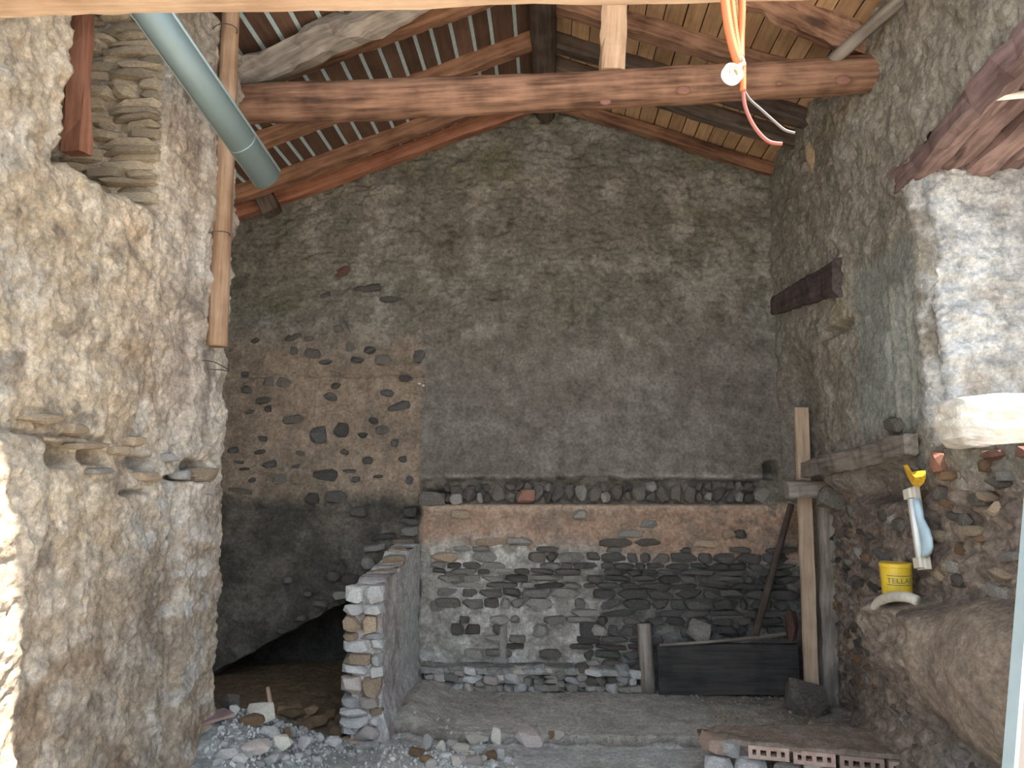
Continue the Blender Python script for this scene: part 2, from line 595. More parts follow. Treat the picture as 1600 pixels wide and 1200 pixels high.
# ------------------------------------------------------------------ key planes
YB = 6.87          # gable wall
XR = 2.016         # right wall
XL = -1.95         # left wall
ZR, SL = 5.20, 0.36   # underside of rafters: z = ZR - SL*|x|
RH = 0.13          # rafter depth
YTRUSS = 4.65


def roof_z(x): return ZR - SL * abs(x)


# ================================================================== STRUCTURE
# ---------------------------------------------------------------- back wall
def back_fn(u, v):
    X = u - 3.4; Z = v - 0.15
    n_big = fbm(X * 1.1, Z * 1.1, oct=3, seed=11)
    lump = fbm(X * 7, Z * 9, oct=4, seed=21)
    fine = fbm(X * 26, Z * 32, oct=3, seed=31)
    wob = fbm(X * 2.5, Z * 2.5, oct=4, seed=5) * 0.10
    wob2 = fbm(X * 6, Z * 6, oct=3, seed=6) * 0.05
    f1, f2, cid = cells(X * 5.2 + lump * 0.5, Z * 11 + lump * 0.4, seed=8)
    left = sstep(-1.13, -1.19, X + wob2 * 0.6)               # old stair side of the wall
    low = sstep(1.57, 1.52, Z + wob2 * 0.12) * (1 - left)    # masonry below the floor line
    ledge_top = sstep(1.545, 1.535, Z)
    band = sstep(1.53, 1.545, Z) * sstep(1.76 + 0.02, 1.735, Z + wob2 * 0.5) * (1 - left) * sstep(1.95, 1.8, X)
    d = n_big * 0.03 + lump * 0.020 + fine * 0.007
    # rougher towards the top where the plaster is thin over stones
    top = sstep(2.6, 3.3, Z + wob)
    cr_ = crumb(X, Z, 1)
    f1b, _f2b, _c = cells(X * 9 + lump * 0.6, Z * 22 + lump * 0.6, seed=9)
    d = d + top * (0.020 * (0.5 - f1) + 0.022 * (0.5 - f1b) + 0.008 * fine + 0.9 * cr_) + 0.45 * cr_ * (1 - top)
    smooth = (1 - left) * sstep(1.75, 1.85, Z) * (1 - top)
    d = d * (1 - 0.55 * smooth) + 0.025 * smooth
    tan_zone = left * sstep(1.50, 1.62, Z + wob) * (1 - sstep(2.75, 3.15, Z + wob * 2))
    lowleft = left * sstep(1.68, 1.52, Z + wob)
    d = d + lowleft * (0.02 * (0.5 - f1) - 0.03)
    d = d - 0.10 * band + 0.02 * low
    # horizontal crack of the old floor line on the left
    d = d - 0.03 * left * np.exp(-((Z - 2.70 - wob2 * 0.3) / 0.012) ** 2)
    # broken stones round the left end of the ledge
    gap = np.exp(-(((X + 1.02) / 0.16) ** 2 + ((Z - 1.60) / 0.06) ** 2)) + np.exp(-(((X + 1.22) / 0.06) ** 2 + ((Z - 1.45) / 0.05) ** 2))
    d = d - 0.12 * np.clip(gap, 0, 1)
    # holes
    for hx, hz, sx, sz, dp in ((1.93, 1.83, 0.055, 0.065, 0.25), (-0.47, 3.40, 0.10, 0.014, 0.08), (-0.07, 1.68, .0, .0, 0)):
        if sx: d = d - dp * np.clip(1.6 * np.exp(-(((X - hx + wob2 * .6) / sx) ** 4 + ((Z - hz) / sz) ** 4)), 0, 1)
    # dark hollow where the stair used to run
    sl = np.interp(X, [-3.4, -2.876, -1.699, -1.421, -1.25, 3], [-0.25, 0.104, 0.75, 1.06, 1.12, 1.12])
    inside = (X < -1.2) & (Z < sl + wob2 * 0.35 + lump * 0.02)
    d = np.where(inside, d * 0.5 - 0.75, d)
    # ---- colours
    mott = fbm(X * 3.2, Z * 3.2, oct=5, seed=40)
    mott2 = fbm(X * 11, Z * 13, oct=4, seed=41)
    grey_green = np.array([0.235, 0.222, 0.185]); pale = np.array([0.37, 0.355, 0.31]); dk = np.array([0.10, 0.092, 0.076])
    c = mixc(grey_green, pale, sstep(-0.15, 0.55, mott + mott2 * 0.7))
    c = mixc(c, dk, sstep(0.22, 0.75, mott2 - mott * 0.3) * (0.25 + 0.45 * top))
    c = mixc(c, [0.20, 0.19, 0.10], sstep(0.1, 0.6, fbm(X * 1.6, Z * 1.9, oct=4, seed=47)) * top * 0.45)
    cs = mixc([0.225, 0.205, 0.175], [0.285, 0.265, 0.235], sstep(-0.4, 0.4, mott))
    cs = mixc(cs, [0.16, 0.14, 0.118], sstep(0.15, 0.6, mott2) * 0.5)
    c = mixc(c, cs, smooth * 0.9)
    ct = mixc([0.38, 0.30, 0.225], [0.28, 0.225, 0.17], sstep(-0.3, 0.45, mott))
    ct = mixc(ct, [0.42, 0.36, 0.28], sstep(0.2, 0.6, mott2) * 0.5)
    c = mixc(c, ct, tan_zone)
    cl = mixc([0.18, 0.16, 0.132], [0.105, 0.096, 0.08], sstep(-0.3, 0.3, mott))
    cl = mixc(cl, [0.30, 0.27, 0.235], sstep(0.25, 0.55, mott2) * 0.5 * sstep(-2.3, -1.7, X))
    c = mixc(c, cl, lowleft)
    # lower masonry: pinkish render at the top, lime in the middle, soot on the right
    cm = mixc([0.34, 0.31, 0.275], [0.50, 0.475, 0.435], sstep(-0.2, 0.4, mott2))
    soot = sstep(0.05, 0.75, X + wob * 2) * sstep(1.12, 0.95, Z + wob * 0.8) 
    pink = sstep(1.10, 1.32, Z + wob * 0.9 + 0.14 * sstep(0, 1.2, X))
    cp = mixc([0.40, 0.27, 0.195], [0.30, 0.22, 0.17], sstep(-0.1, 0.45, mott))
    cp = mixc(cp, [0.50, 0.38, 0.28], sstep(1.44, 1.53, Z + wob2 * .6) * 0.8)
    cp = mixc(cp, [0.17, 0.145, 0.125], sstep(0.15, 0.5, mott2) * sstep(0.3, 1.8, X + mott * .5) * 0.8)
    cm = mixc(cm, cp, pink)
    lime = np.exp(-(((X + 0.45) / 0.5) ** 2 + ((Z - 1.12) / 0.14) ** 2)) * sstep(-0.1, 0.35, mott2)
    cm = mixc(cm, [0.55, 0.52, 0.46], np.clip(lime * 1.4, 0, 1))
    cm = mixc(cm, [0.095, 0.09, 0.088], np.clip(soot * (0.85 + 0.3 * mott), 0, 1) * (1 - pink * 0.6))
    c = mixc(c, cm, low)
    c = mixc(c, mixc([0.14, 0.125, 0.105], [0.22, 0.19, 0.155], sstep(-.2, .3, mott2)), band * 0.9)
    lip = np.exp(-((Z - 1.775 - wob2 * 0.3) / 0.02) ** 2) * (1 - left)
    c = mixc(c, [0.47, 0.44, 0.39], np.clip(lip, 0, 1) * sstep(-0.2, 0.3, mott2 + 0.15))
    # hollow coloured near black, its deep shade put into the colour
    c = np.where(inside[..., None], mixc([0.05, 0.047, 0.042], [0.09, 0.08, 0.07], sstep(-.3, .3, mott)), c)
    return d, np.zeros_like(d), np.zeros_like(d), c


LU, LV = 5.95, 5.85
# gable outline: rows above the rafters fold down to the roof line
def back_shape(u, v):
    d, du, dv, c = back_fn(u, v)
    X = u - 3.4
    lim = ZR + 0.10 - SL * np.abs(X) + 0.15
    dv = np.where(v > lim, lim - v, 0.0)
    return d, du, dv, c


_bf = back_shape


def back_shape(u, v):
    d, du, dv, c = _bf(u, v)
    Xq, Zq = u - 3.4, v - 0.15
    lowq = ((Xq > -1.16) & (Zq < 1.56))[..., None]
    return d, du, dv, np.where(lowq, c * 1.32, c * np.array([0.97, 0.945, 0.95]))


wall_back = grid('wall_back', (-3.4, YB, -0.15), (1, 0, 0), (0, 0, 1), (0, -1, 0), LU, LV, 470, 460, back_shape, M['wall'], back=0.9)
tag(wall_back, 'rough plastered stone gable wall across the back of the room', kind='structure')

# ---------------------------------------------------------------- left wall (thick, with a broken opening)
LY0, LY1 = 1.7, 4.54


def left_fn(u, v):
    Y = u + LY0; Z = v - 0.15
    n_big = fbm(Y * 1.3, Z * 1.0, oct=3, seed=111)
    lump = fbm(Y * 6, Z * 7, oct=4, seed=121)
    fine = fbm(Y * 24, Z * 28, oct=3, seed=131)
    wob = fbm(Y * 2.5, Z * 2.5, oct=4, seed=105)
    mott = fbm(Y * 2.6, Z * 2.2, oct=5, seed=140)
    mott2 = fbm(Y * 10, Z * 11, oct=4, seed=141)
    f1, f2, cid = cells(Y * 4.5 + lump * .4, Z * 9 + lump * .4, seed=18)
    d = n_big * 0.035 + lump * 0.022 + fine * 0.008
    d = d + 0.85 * crumb(Y, Z, 2)
    endp = sstep(3.95, 4.05, Y + wob * 0.05)
    d = d + endp * 0.035
    # plaster skin that has come off above a wavy line at the near end
    skin = sstep(1.93, 1.88, Z + wob * 0.06 + (Y - 2.5) * 0.12) * sstep(2.93, 2.85, Y + wob * 0.12 + (1.9 - Z) * 0.08)
    d = d + 0.045 * skin
    # bare stones in the joist-pocket course
    course = np.exp(-((Z - 1.88 - wob * .03) / 0.12) ** 2)
    d = d + course * (0.03 * (0.45 - f1) - 0.012) * (1 - skin)
    for hy, hz, sy, sz, dp in ((2.97, 1.845, 0.10, 0.040, 0.30), (3.20, 1.85, 0.06, 0.03, 0.12), (3.62, 1.835, 0.10, 0.024, 0.20), (4.15, 1.825, 0.10, 0.028, 0.22), (4.22, 1.98, 0.045, 0.022, 0.10), (4.05, 1.76, 0.16, 0.012, 0.05), (3.55, 1.70, 0.12, 0.012, 0.04)):
        d = d - 1.9 * dp * np.clip(1.5 * np.exp(-(((Y - hy + wob * .03) / sy) ** 4 + ((Z - hz + lump * .015) / sz) ** 4)), 0, 1)
    # cracks
    cr = np.exp(-((Z - 1.96 + (Y - 2.5) * 0.03 - wob * 0.05) / 0.010) ** 2) * sstep(3.4, 3.1, Y)
    d = d - 0.03 * cr
    vc = np.exp(-((Y - 3.93 - wob * 0.02) / 0.012) ** 2) * sstep(1.7, 1.6, Z)
    d = d - 0.03 * vc
    # broken opening: sill line and jamb
    sill = 3.06 + wob * 0.05 + lump * 0.03
    o_in = (Y > 2.83) & (Y < 3.625) & (Z > sill)
    d = np.where(o_in, -0.62, d)
    # ragged lower edges curve at the arris of the sill
    d = d - np.where(~o_in & (Y > 2.8) & (Y < 3.64), 0.05 * np.exp(-((Z - sill) / 0.03) ** 2), 0)
    # chase for the pole beside the end
    chase = np.exp(-((Y - 4.41) / 0.055) ** 4) * sstep(2.42, 2.5, Z)
    d = d - 0.02 * chase
    # rounded, lumpy end
    e = sstep(LY1 - 0.10, LY1, Y)
    d = d - 0.09 * e * e + 0.02 * e * lump
    du = np.where(Y > LY1 - 0.3, (0.055 * fbm(Z * 5, Z * 0 + 3, oct=4, seed=150) + 0.02 * lump) * sstep(LY1 - 0.3, LY1, Y), 0)
    # colours
    cream = np.array([0.68, 0.545, 0.40]); warm = np.array([0.50, 0.365, 0.25]); grey = np.array([0.50, 0.455, 0.40])
    c = mixc(cream, warm, sstep(-0.05, 0.6, mott + mott2 * 0.5))
    c = mixc(c, [0.78, 0.67, 0.54], sstep(0.1, 0.55, -mott + mott2 * 0.5) * 0.7)
    c = mixc(c, [0.30, 0.235, 0.18], sstep(0.3, 0.6, mott2) * 0.55)
    cool_light = sstep(3.2, 4.1, Y + wob * 0.35)  # cool skylight tint toward the far end, put into the wall colour
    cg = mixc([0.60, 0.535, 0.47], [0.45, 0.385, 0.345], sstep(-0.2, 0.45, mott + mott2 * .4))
    c = mixc(c, cg, cool_light * 0.75)
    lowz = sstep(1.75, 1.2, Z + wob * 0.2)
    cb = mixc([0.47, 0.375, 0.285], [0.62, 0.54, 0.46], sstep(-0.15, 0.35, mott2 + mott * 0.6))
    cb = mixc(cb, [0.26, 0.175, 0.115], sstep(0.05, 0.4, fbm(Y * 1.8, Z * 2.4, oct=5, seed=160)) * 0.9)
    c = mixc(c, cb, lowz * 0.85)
    big = fbm(Y * 1.1, Z * 0.9, oct=5, seed=165)
    c = c * (1.10 + 0.30 * np.clip(big * 1.6, -1, 1))[..., None]
    c = mixc(c, [0.80, 0.74, 0.66], sstep(0.12, 0.42, fbm(Y * 3.0, Z * 2.0, oct=5, seed=166)) * 0.6)
    c = mixc(c, [0.27, 0.215, 0.175], sstep(0.22, 0.5, fbm(Y * 4.5, Z * 6.5, oct=5, seed=167)) * 0.6)
    c = mixc(c, [0.67, 0.57, 0.46], skin * 0.75)
    lime = np.exp(-(((Y - 3.75) / 0.22) ** 2 + ((Z - 1.62) / 0.2) ** 2)) + 0.8 * np.exp(-(((Y - 4.1) / 0.25) ** 2 + ((Z - 1.0) / 0.5) ** 2))
    c = mixc(c, [0.68, 0.655, 0.63], np.clip(lime, 0, 1) * sstep(-0.12, 0.3, mott2))
    mauve = np.exp(-((Y - 4.18) / 0.05) ** 2) * sstep(1.9, 2.1, Z) * sstep(3.3, 2.6, Z)
    c = mixc(c, [0.33, 0.26, 0.235], mauve * 0.7)
    c = mixc(c, [0.36, 0.31, 0.25], sstep(3.5, 4.0, Z) * 0.6)
    c = mixc(c, [0.20, 0.165, 0.135], np.clip(cr + vc, 0, 1) * 0.5)
    return d, du, np.zeros_like(d), c


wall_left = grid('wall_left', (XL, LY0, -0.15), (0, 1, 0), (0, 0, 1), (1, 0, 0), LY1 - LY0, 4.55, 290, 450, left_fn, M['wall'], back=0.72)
tag(wall_left, 'thick sunlit stone and plaster wall on the left with a broken opening', kind='structure')
# continuation of the building behind the pillar
box('wall_side', (-3.55, 4.3, -0.2), (-3.35, 7.6, 4.3), M['dark_stone'])
tag(bpy.data.objects['wall_side'], 'dark stone side wall behind the left pillar', kind='structure')

# layered stones of the far jamb of the opening
rj = random.Random(3)
z = 2.92
while z < 4.36:
    h = rj.uniform(0.028, 0.062)
    x = XL - 0.02
    while x > XL - 0.62:
        w = rj.uniform(0.12, 0.34)
        if not (abs(z + h / 2 - 3.63) < 0.045 and -2.37 < x - w / 2 < -2.12):
            pr = rj.uniform(-0.02, 0.035)
            stone('stone', (x - w / 2, 3.64 - pr + 0.03, z + h / 2), (w * 1.04, 0.16, h * 1.12), 'layer_stone', wall_left, (rj.uniform(-.05, .05), rj.uniform(-.10, .10), rj.uniform(-.08, .08)))
        x -= w
    z += h * 0.93

# slabs in the joist course and lumps on the wall end
for px, py, w, h, mk in ((135, 697, 0.26, 0.03, 'tan_stone'), (180, 705, .12, .04, 'tan_stone'), (150, 736, .16, .03, 'grey_stone'), (225, 745, .2, .05, 'tan_stone'), (262, 715, .10, .04, 'pale_stone'), (316, 742, .24, .09, 'tan_stone'), (318, 768, .22, .035, 'pink_stone'), (205, 690, .14, .05, 'tan_stone'), (60, 655, .2, .04, 'tan_stone'), (110, 672, .14, .05, 'tan_stone'), (280, 742, .10, .05, 'pale_stone')):
    p = onx(XL - 0.006, px, py)
    stone('stone', (p.x, p.y, p.z), (0.11, w, h), mk, wall_left, (RND.uniform(-.08, .08), 0, RND.uniform(-.06, .06)))

# ---------------------------------------------------------------- right wall with window opening
RY0, RY1 = 2.5, 6.9
WY0, WY1 = 3.0, 4.13
LINT_A, LINT_B = (4.5, 3.375), (3.1, 3.53)     # (y, z) of the lintel soffit at the far and near end


def lint_z(y): return np.interp(y, [LINT_B[0], LINT_A[0]], [LINT_B[1], LINT_A[1]])


def right_fn(u, v):
    Y = u + RY0; Z = v - 0.15
    lump = fbm(Y * 6, Z * 7, oct=4, seed=221)
    # plaster dragged diagonally
    s, t = Y * 0.8 + Z * 0.6, -Y * 0.6 + Z * 0.8
    drag = fbm(t * 9, s * 4, oct=4, seed=222)
    fine = fbm(Y * 24, Z * 28, oct=3, seed=231)
    wob = fbm(Y * 2.5, Z * 2.5, oct=4, seed=205)
    mott = fbm(Y * 2.0, Z * 2.4, oct=5, seed=240)
    mott2 = fbm(Y * 9, Z * 11, oct=4, seed=241)
    f1, f2, cid = cells(Y * 6 + lump * .5, Z * 11 + lump * .5, seed=28)
    low = sstep(1.76, 1.62, Z + wob * 0.04 - 0.06 * sstep(6.2, 4.4, Y))
    d = fbm(Y * 1.2, Z * 1.2, oct=3, seed=211) * 0.03 + lump * 0.012 + drag * 0.026 + fine * 0.006
    d = d + 0.8 * crumb(Y, Z, 3)
    cem = sstep(4.20, 4.27, Y + wob * .05) * sstep(5.12, 5.05, Y + wob * .05) * sstep(3.16, 3.06, Z + (Y - 4.6) * 0.1 + wob * .06) * sstep(1.95, 2.1, Z)
    d = d * (1 - 0.6 * cem)
    # masonry below
    d = d + low * (0.045 * (0.5 - f1) + 0.02 * fine - 0.03)
    # lower wall steps back towards the corner
    d = d - 0.20 * low * sstep(5.0, 6.2, Y)
    d = d - 0.16 * np.exp(-((Y - 6.3) / 0.38) ** 4) * sstep(2.9, 2.5, Z) * (1 - low)
    d = d + low * 0.02 * fbm(Y * 9, Z * 12, oct=3, seed=233)
    # pocket below the old sill board
    d = d - 0.12 * np.clip(np.exp(-(((Y - 4.85) / 0.35) ** 4 + ((Z - 1.72) / 0.10) ** 4)) * 1.3, 0, 1)
    # shelf under the bucket and smooth bulge nearer
    shelf = sstep(1.13, 1.06, Z + 0.02 * lump) * sstep(4.86, 4.70, Y + wob * 0.05) * sstep(3.85, 4.1, Y)
    d = d + shelf * 0.24 * sstep(0.35, 0.95, Z)
    bx = ((Y - 3.62) / 0.52); bz = ((Z - 0.86) / 0.36)
    bul = np.sqrt(np.clip(1 - np.clip(bx * bx + bz * bz, 0, 1), 0, 1))
    d = np.where(bul > 0, np.maximum(d, d * 0.35 + 0.27 * bul + shelf * 0.06), d)
    # debris bank at the foot
    d = d + 0.14 * np.exp(-(Z / 0.22) ** 2) * sstep(6.0, 5.4, Y)
    # niche slot, hole, chased grooves
    for hy, hz, sy, sz, dp in ((5.40, 2.80, 0.24, 0.035, 0.10), (4.66, 2.06, 0.055, 0.05, 0.10), (5.02, 2.80, .05, .03, .12)):
        d = d - dp * np.clip(1.5 * np.exp(-(((Y - hy) / sy) ** 4 + ((Z - hz + lump * .015) / sz) ** 4)), 0, 1)
    gz = sstep(2.0, 2.15, Z) * sstep(2.92, 2.84, Z)
    g1 = np.exp(-((Y - 4.62 - wob * .02) / 0.022) ** 2) * gz; g2 = np.exp(-((Y - 4.43 - wob * .02) / 0.028) ** 2) * gz
    d = d - 0.035 * g2 - 0.02 * g1
    # ragged edge at the opening
    d = d - 0.05 * np.exp(-((Y - WY1) / 0.05) ** 2) * sstep(1.8, 1.95, Z) * sstep(3.6, 3.4, Z) * (1 + lump)
    # ---- colours
    c = mixc([0.345, 0.315, 0.265], [0.26, 0.235, 0.195], sstep(-0.2, 0.5, mott + drag * 0.6))
    c = mixc(c, [0.44, 0.41, 0.355], sstep(0.1, 0.6, drag - mott * 0.4) * 0.6)
    c = mixc(c, [0.155, 0.14, 0.12], sstep(0.28, 0.62, mott2 - drag * .3) * 0.5)
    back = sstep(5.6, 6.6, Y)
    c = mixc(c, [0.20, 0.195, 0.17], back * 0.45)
    c = mixc(c, mixc([0.30, 0.315, 0.285], [0.255, 0.26, 0.235], sstep(-.2, .3, mott)), cem * 0.9)
    midz = sstep(2.9, 2.6, Z) * (1 - cem) * sstep(4.3, 4.8, Y)
    c = mixc(c, [0.25, 0.215, 0.185], midz * 0.5)
    edge = np.clip(np.exp(-(((Y - 4.53) / 0.05) ** 2)) + np.exp(-(((Y - 4.34) / 0.045) ** 2)), 0, 1) * gz
    c = mixc(c, [0.52, 0.52, 0.46], edge * 0.8)
    pl = np.clip(np.exp(-(((Y - 5.35) / 0.22) ** 4 + ((Z - 2.93) / 0.13) ** 4)) + 0.6 * np.exp(-(((Y - 5.35) / 0.2) ** 4 + ((Z - 2.63) / 0.1) ** 4)), 0, 1)
    c = mixc(c, [0.44, 0.38, 0.27], pl * 0.75 * sstep(-.5, .2, mott2))
    near = sstep(4.30, 4.17, Y) * sstep(1.9, 2.0, Z) * sstep(3.5, 3.35, Z)
    c = mixc(c, [0.62, 0.61, 0.59], near * sstep(-0.35, 0.25, mott2 + (4.2 - Y) * 2.5))
    cl = mixc([0.31, 0.245, 0.20], [0.20, 0.155, 0.13], sstep(-0.2, 0.4, mott + mott2 * .5))
    cl = mixc(cl, [0.46, 0.385, 0.315], sstep(0.15, 0.5, mott2) * 0.6 * sstep(5.6, 4.4, Y))
    cl = mixc(cl, [0.11, 0.09, 0.085], sstep(0.1, 0.5, -mott2) * 0.5)
    c = mixc(c, cl, low)
    c = mixc(c, [0.345, 0.27, 0.205], np.clip(bul * 1.5, 0, 1) * 0.8)
    c = mixc(c, [0.42, 0.41, 0.39], np.exp(-(Z / 0.42) ** 4) * sstep(4.6, 4.0, Y) * .8)
    return d, np.zeros_like(d), np.zeros_like(d), c * 1.16


def right_mask(u, v):
    Y = u + RY0; Z = v - 0.15
    return (Y > WY0) & (Y < WY1 + 0.05 * fbm(Z * 7, Z * 0, oct=4, seed=299)) & (Z > 1.905) & (Z < lint_z(Y) + 0.02) | (Y > WY0 - 0.1) & (Y < 4.36) & (Z > lint_z(Y) - 0.03) & (Z < lint_z(Y) + 0.13 + 0.02 * np.sin(Y * 31))


wall_right = grid('wall_right', (XR, RY0, -0.15), (0, 1, 0), (0, 0, 1), (-1, 0, 0), RY1 - RY0, 4.80, 370, 380, right_fn, M['wall'], mask=right_mask)
tag(wall_right, 'grey plastered wall on the right with a window opening and rough stone base', kind='structure')

# window: jamb, sill, lintel beams
win = empty('window_1', (XR, 3.6, 1.9))
tag(win, 'deep window opening with white lime jamb and timber lintels in the right wall', kind='structure')


def jamb_fn(u, v):
    X = u + XR - 0.03; Z = v + 1.86
    lump = fbm(X * 7, Z * 8, oct=4, seed=321); fine = fbm(X * 26, Z * 30, oct=3, seed=331)
    f1, f2, cid = cells(X * 4, Z * 9 + lump * .5, seed=38)
    m2 = fbm(X * 8, Z * 8, oct=4, seed=341)
    d = lump * 0.03 + fine * 0.010 + 0.03 * (0.5 - f1) + 1.2 * crumb(X, Z, 4)
    e = sstep(0.42, 0.58, u)
    d = d * (1 - e) + 0.04 * e - 0.05 * sstep(0.10, 0.0, u)
    c = mixc([0.76, 0.76, 0.76], [0.60, 0.585, 0.57], sstep(-0.1, 0.5, m2))
    c = mixc(c, [0.58, 0.50, 0.42], sstep(0.25, 0.5, fbm(X * 5, Z * 4, oct=3, seed=350)) * 0.6)
    c = mixc(c, [0.66, 0.66, 0.67], e)
    return d, np.zeros_like(d), np.zeros_like(d), c


grid('jamb', (XR + 0.012, WY1 + 0.03, 1.86), (1, 0, 0), (0, 0, 1), (0, -1, 0), 0.58, 1.66, 70, 180, jamb_fn, M['wall'], win, back=0.12)


def sill_fn(u, v):
    lump = fbm(u * 7, v * 7, oct=4, seed=361)
    c = mixc([0.45, 0.40, 0.35], [0.58, 0.54, 0.48], sstep(-.3, .3, lump))
    return lump * 0.015 - 0.02 * sstep(0.06, 0, u), np.zeros_like(u), np.zeros_like(u), c


grid('sill', (XR + 0.035, WY0 - 0.05, 1.90), (1, 0, 0), (0, 1, 0), (0, 0, 1), 0.56, 1.2, 40, 80, sill_fn, M['wall'], win, back=0.2)
box('outer_sun_shade', (XR + 0.57, 3.86, 2.19), (XR + 0.72, 4.26, 3.6), M['lime'], win, 0.03)  # pale outer band, placed and shaped to keep sun off the jamb
box('near_jamb', (XR + 0.01, WY0 - 0.25, 1.8), (XR + 0.59, WY0, 3.75), M['lime'], win, 0.02)
for i, (xo, w, h, dz, mk) in enumerate(((0.055, 0.13, 0.17, 0.0, 'lintel'), (0.20, 0.13, 0.14, 0.035, 'lintel'), (0.34, 0.14, 0.16, -0.005, 'lintel'), (0.49, 0.15, 0.15, 0.03, 'lintel'))):
    beam('lintel_beam', (XR + xo + 0.0, 4.42 - 0.05 * i, lint_z(4.42) + h / 2 + dz), (XR + xo - 0.01 + 0.02 * i, 2.85, float(lint_z(3.1)) + 0.02 + h / 2 + dz), w, h, M[mk], win, seed=60 + i, wob=0.018, cham=0.2)
box('wall_above', (XR + 0.03, 2.75, 3.68), (XR + 0.58, 4.6, 4.5), M['grey_stone'], win)

# white sunlit stone block on the sill, made of rough layers
def block_mesh(lx, ly, lz, seed):
    bm = bmesh.new()
    bmesh.ops.create_cube(bm, size=1.0)
    bmesh.ops.subdivide_edges(bm, edges=bm.edges[:], cuts=14, use_grid_fill=True)
    for v in bm.verts:
        p = v.co
        m = max(abs(p.x), abs(p.y), abs(p.z)) * 2
        q = Vector((p.x, p.y, p.z))
        r = (abs(2 * p.x) ** 6 + abs(2 * p.y) ** 6 + abs(2 * p.z) ** 6) ** (1 / 6)
        q = q / r if r > 0 else q
        x, y, z_ = q.x * lx, q.y * ly, q.z * lz
        lay = float(vnoise(np.array(x * 6.0), np.array(y * 6.0), np.array(z_ * 42), seed=seed)) * 0.014 + float(vnoise(np.array(x * 14.0), np.array(y * 14.0), np.array(z_ * 30), seed=seed + 1)) * 0.008
        nrm = Vector((q.x, q.y, q.z * 0.5)).normalized()
        v.co = Vector((x, y, z_)) + nrm * lay
    me = bpy.data.meshes.new('stone_block'); bm.to_mesh(me); bm.free()
    return me


bmz = block_mesh(0.72, 0.34, 0.25, 4)
bmz.materials.append(M['white_stone'])
blk = link(bpy.data.objects.new('stone_block', bmz))
pb = ony(3.80, 1480, 690)
blk.location = (pb.x + 0.36, 3.80, 2.03)
blk.rotation_euler = (0, math.radians(-1.5), math.radians(-3))
tag(blk, 'white limestone block lying on the window sill', 'stone block')

# ---------------------------------------------------------------- ground and floor
def gz(x, y, with_noise=True):
    x = np.asarray(x, float); y = np.asarray(y, float)
    edge = 5.57 + 0.012 * fbm(x * 4, x * 0, oct=3, seed=401)
    z = -0.06 + 0.06 * sstep(edge - 0.012, edge + 0.004, y)
    z = z + 0.47 * np.exp(-((x + 2.0) / 0.62) ** 2 - ((y - 4.55) / 0.75) ** 2)
    z = z + 0.10 * np.exp(-((x + 2.0) / 0.7) ** 2 - ((y - 6.3) / 0.9) ** 2)
    z = z + 0.12 * np.exp(-((x + 1.02) / 0.16) ** 2 - ((y - 6.2) / 0.75) ** 2)
    z = z + 0.09 * np.exp(-((x + 0.75) / 0.42) ** 2 - ((y - 5.05) / 0.32) ** 2)
    z = z + 0.20 * np.exp(-((x - 2.35) / 0.42) ** 2 - ((y - 4.9) / 0.8) ** 2)
    if with_noise:
        rough = np.clip(0.25 + np.exp(-((x + 1.9) / 1.0) ** 2) + np.exp(-((x - 2.1) / .5) ** 2), 0, 1)
        z = z + rough * (0.02 * fbm(x * 5, y * 5, oct=4, seed=402) + 0.012 * fbm(x * 16, y * 16, oct=3, seed=403))
    return z


def floor_fn(u, v):
    X = u - 3.4; Y = v + 1.0
    d = gz(X, Y)
    m1 = fbm(X * 2.2, Y * 2.6, oct=5, seed=411); m2 = fbm(X * 12, Y * 12, oct=4, seed=412)
    c = mixc([0.55, 0.525, 0.49], [0.67, 0.65, 0.62], sstep(-0.3, 0.4, m1 + m2 * .4))
    slab = sstep(5.56, 5.58, Y)
    cs = mixc([0.54, 0.495, 0.44], [0.66, 0.615, 0.56], sstep(-0.3, 0.4, m1))
    cs = mixc(cs, [0.20, 0.175, 0.135], sstep(0.6, 1.6, X + m1 * .4) * sstep(6.0, 6.6, Y) * 0.7)
    c = mixc(c, cs, slab)
    riser = np.exp(-((Y - 5.563) / 0.014) ** 2)
    c = mixc(c, [0.17, 0.14, 0.115], riser * 0.9)
    heap = sstep(-1.1, -1.5, X + m1 * .15)
    ch = mixc([0.30, 0.31, 0.30], [0.44, 0.44, 0.43], sstep(-.2, .3, m2))
    ch = mixc(ch, [0.21, 0.145, 0.09], sstep(5.15, 5.6, Y + m1 * .25))
    c = mixc(c, ch, heap)
    rt = sstep(1.4, 1.9, X + m1 * .2)
    c = mixc(c, mixc([0.26, 0.215, 0.18], [0.36, 0.32, 0.28], sstep(-.2, .3, m2)), rt * 0.8)
    return d, np.zeros_like(d), np.zeros_like(d), c


floor = grid('floor', (-3.4, 1.0, 0.0), (1, 0, 0), (0, 1, 0), (0, 0, 1), 6.2, 6.7, 330, 360, floor_fn, M['wall'])
tag(floor, 'dusty cement floor with a low step and rubble', kind='structure')


def yard_fn(u, v):
    X = u - 15; Y = v - 20
    m1 = fbm(X * .6, Y * .6, oct=4, seed=420)
    c = mixc([0.54, 0.45, 0.34], [0.64, 0.56, 0.45], sstep(-.4, .4, m1))
    return m1 * 0.04 - 0.14, np.zeros_like(u), np.zeros_like(u), c


yard = grid('ground', (-15, -20, 0), (1, 0, 0), (0, 1, 0), (0, 0, 1), 40, 40, 60, 60, yard_fn, M['wall'])
tag(yard, 'dry bare earth outside the building', kind='structure')


def hit_ground(px, py):
    d = ray(px, py)
    t = 3.0
    for _ in range(600):
        p = CAM + t * d
        if p[2] < float(gz(p[0], p[1], False)): break
        t += 0.01
    return Vector(p)


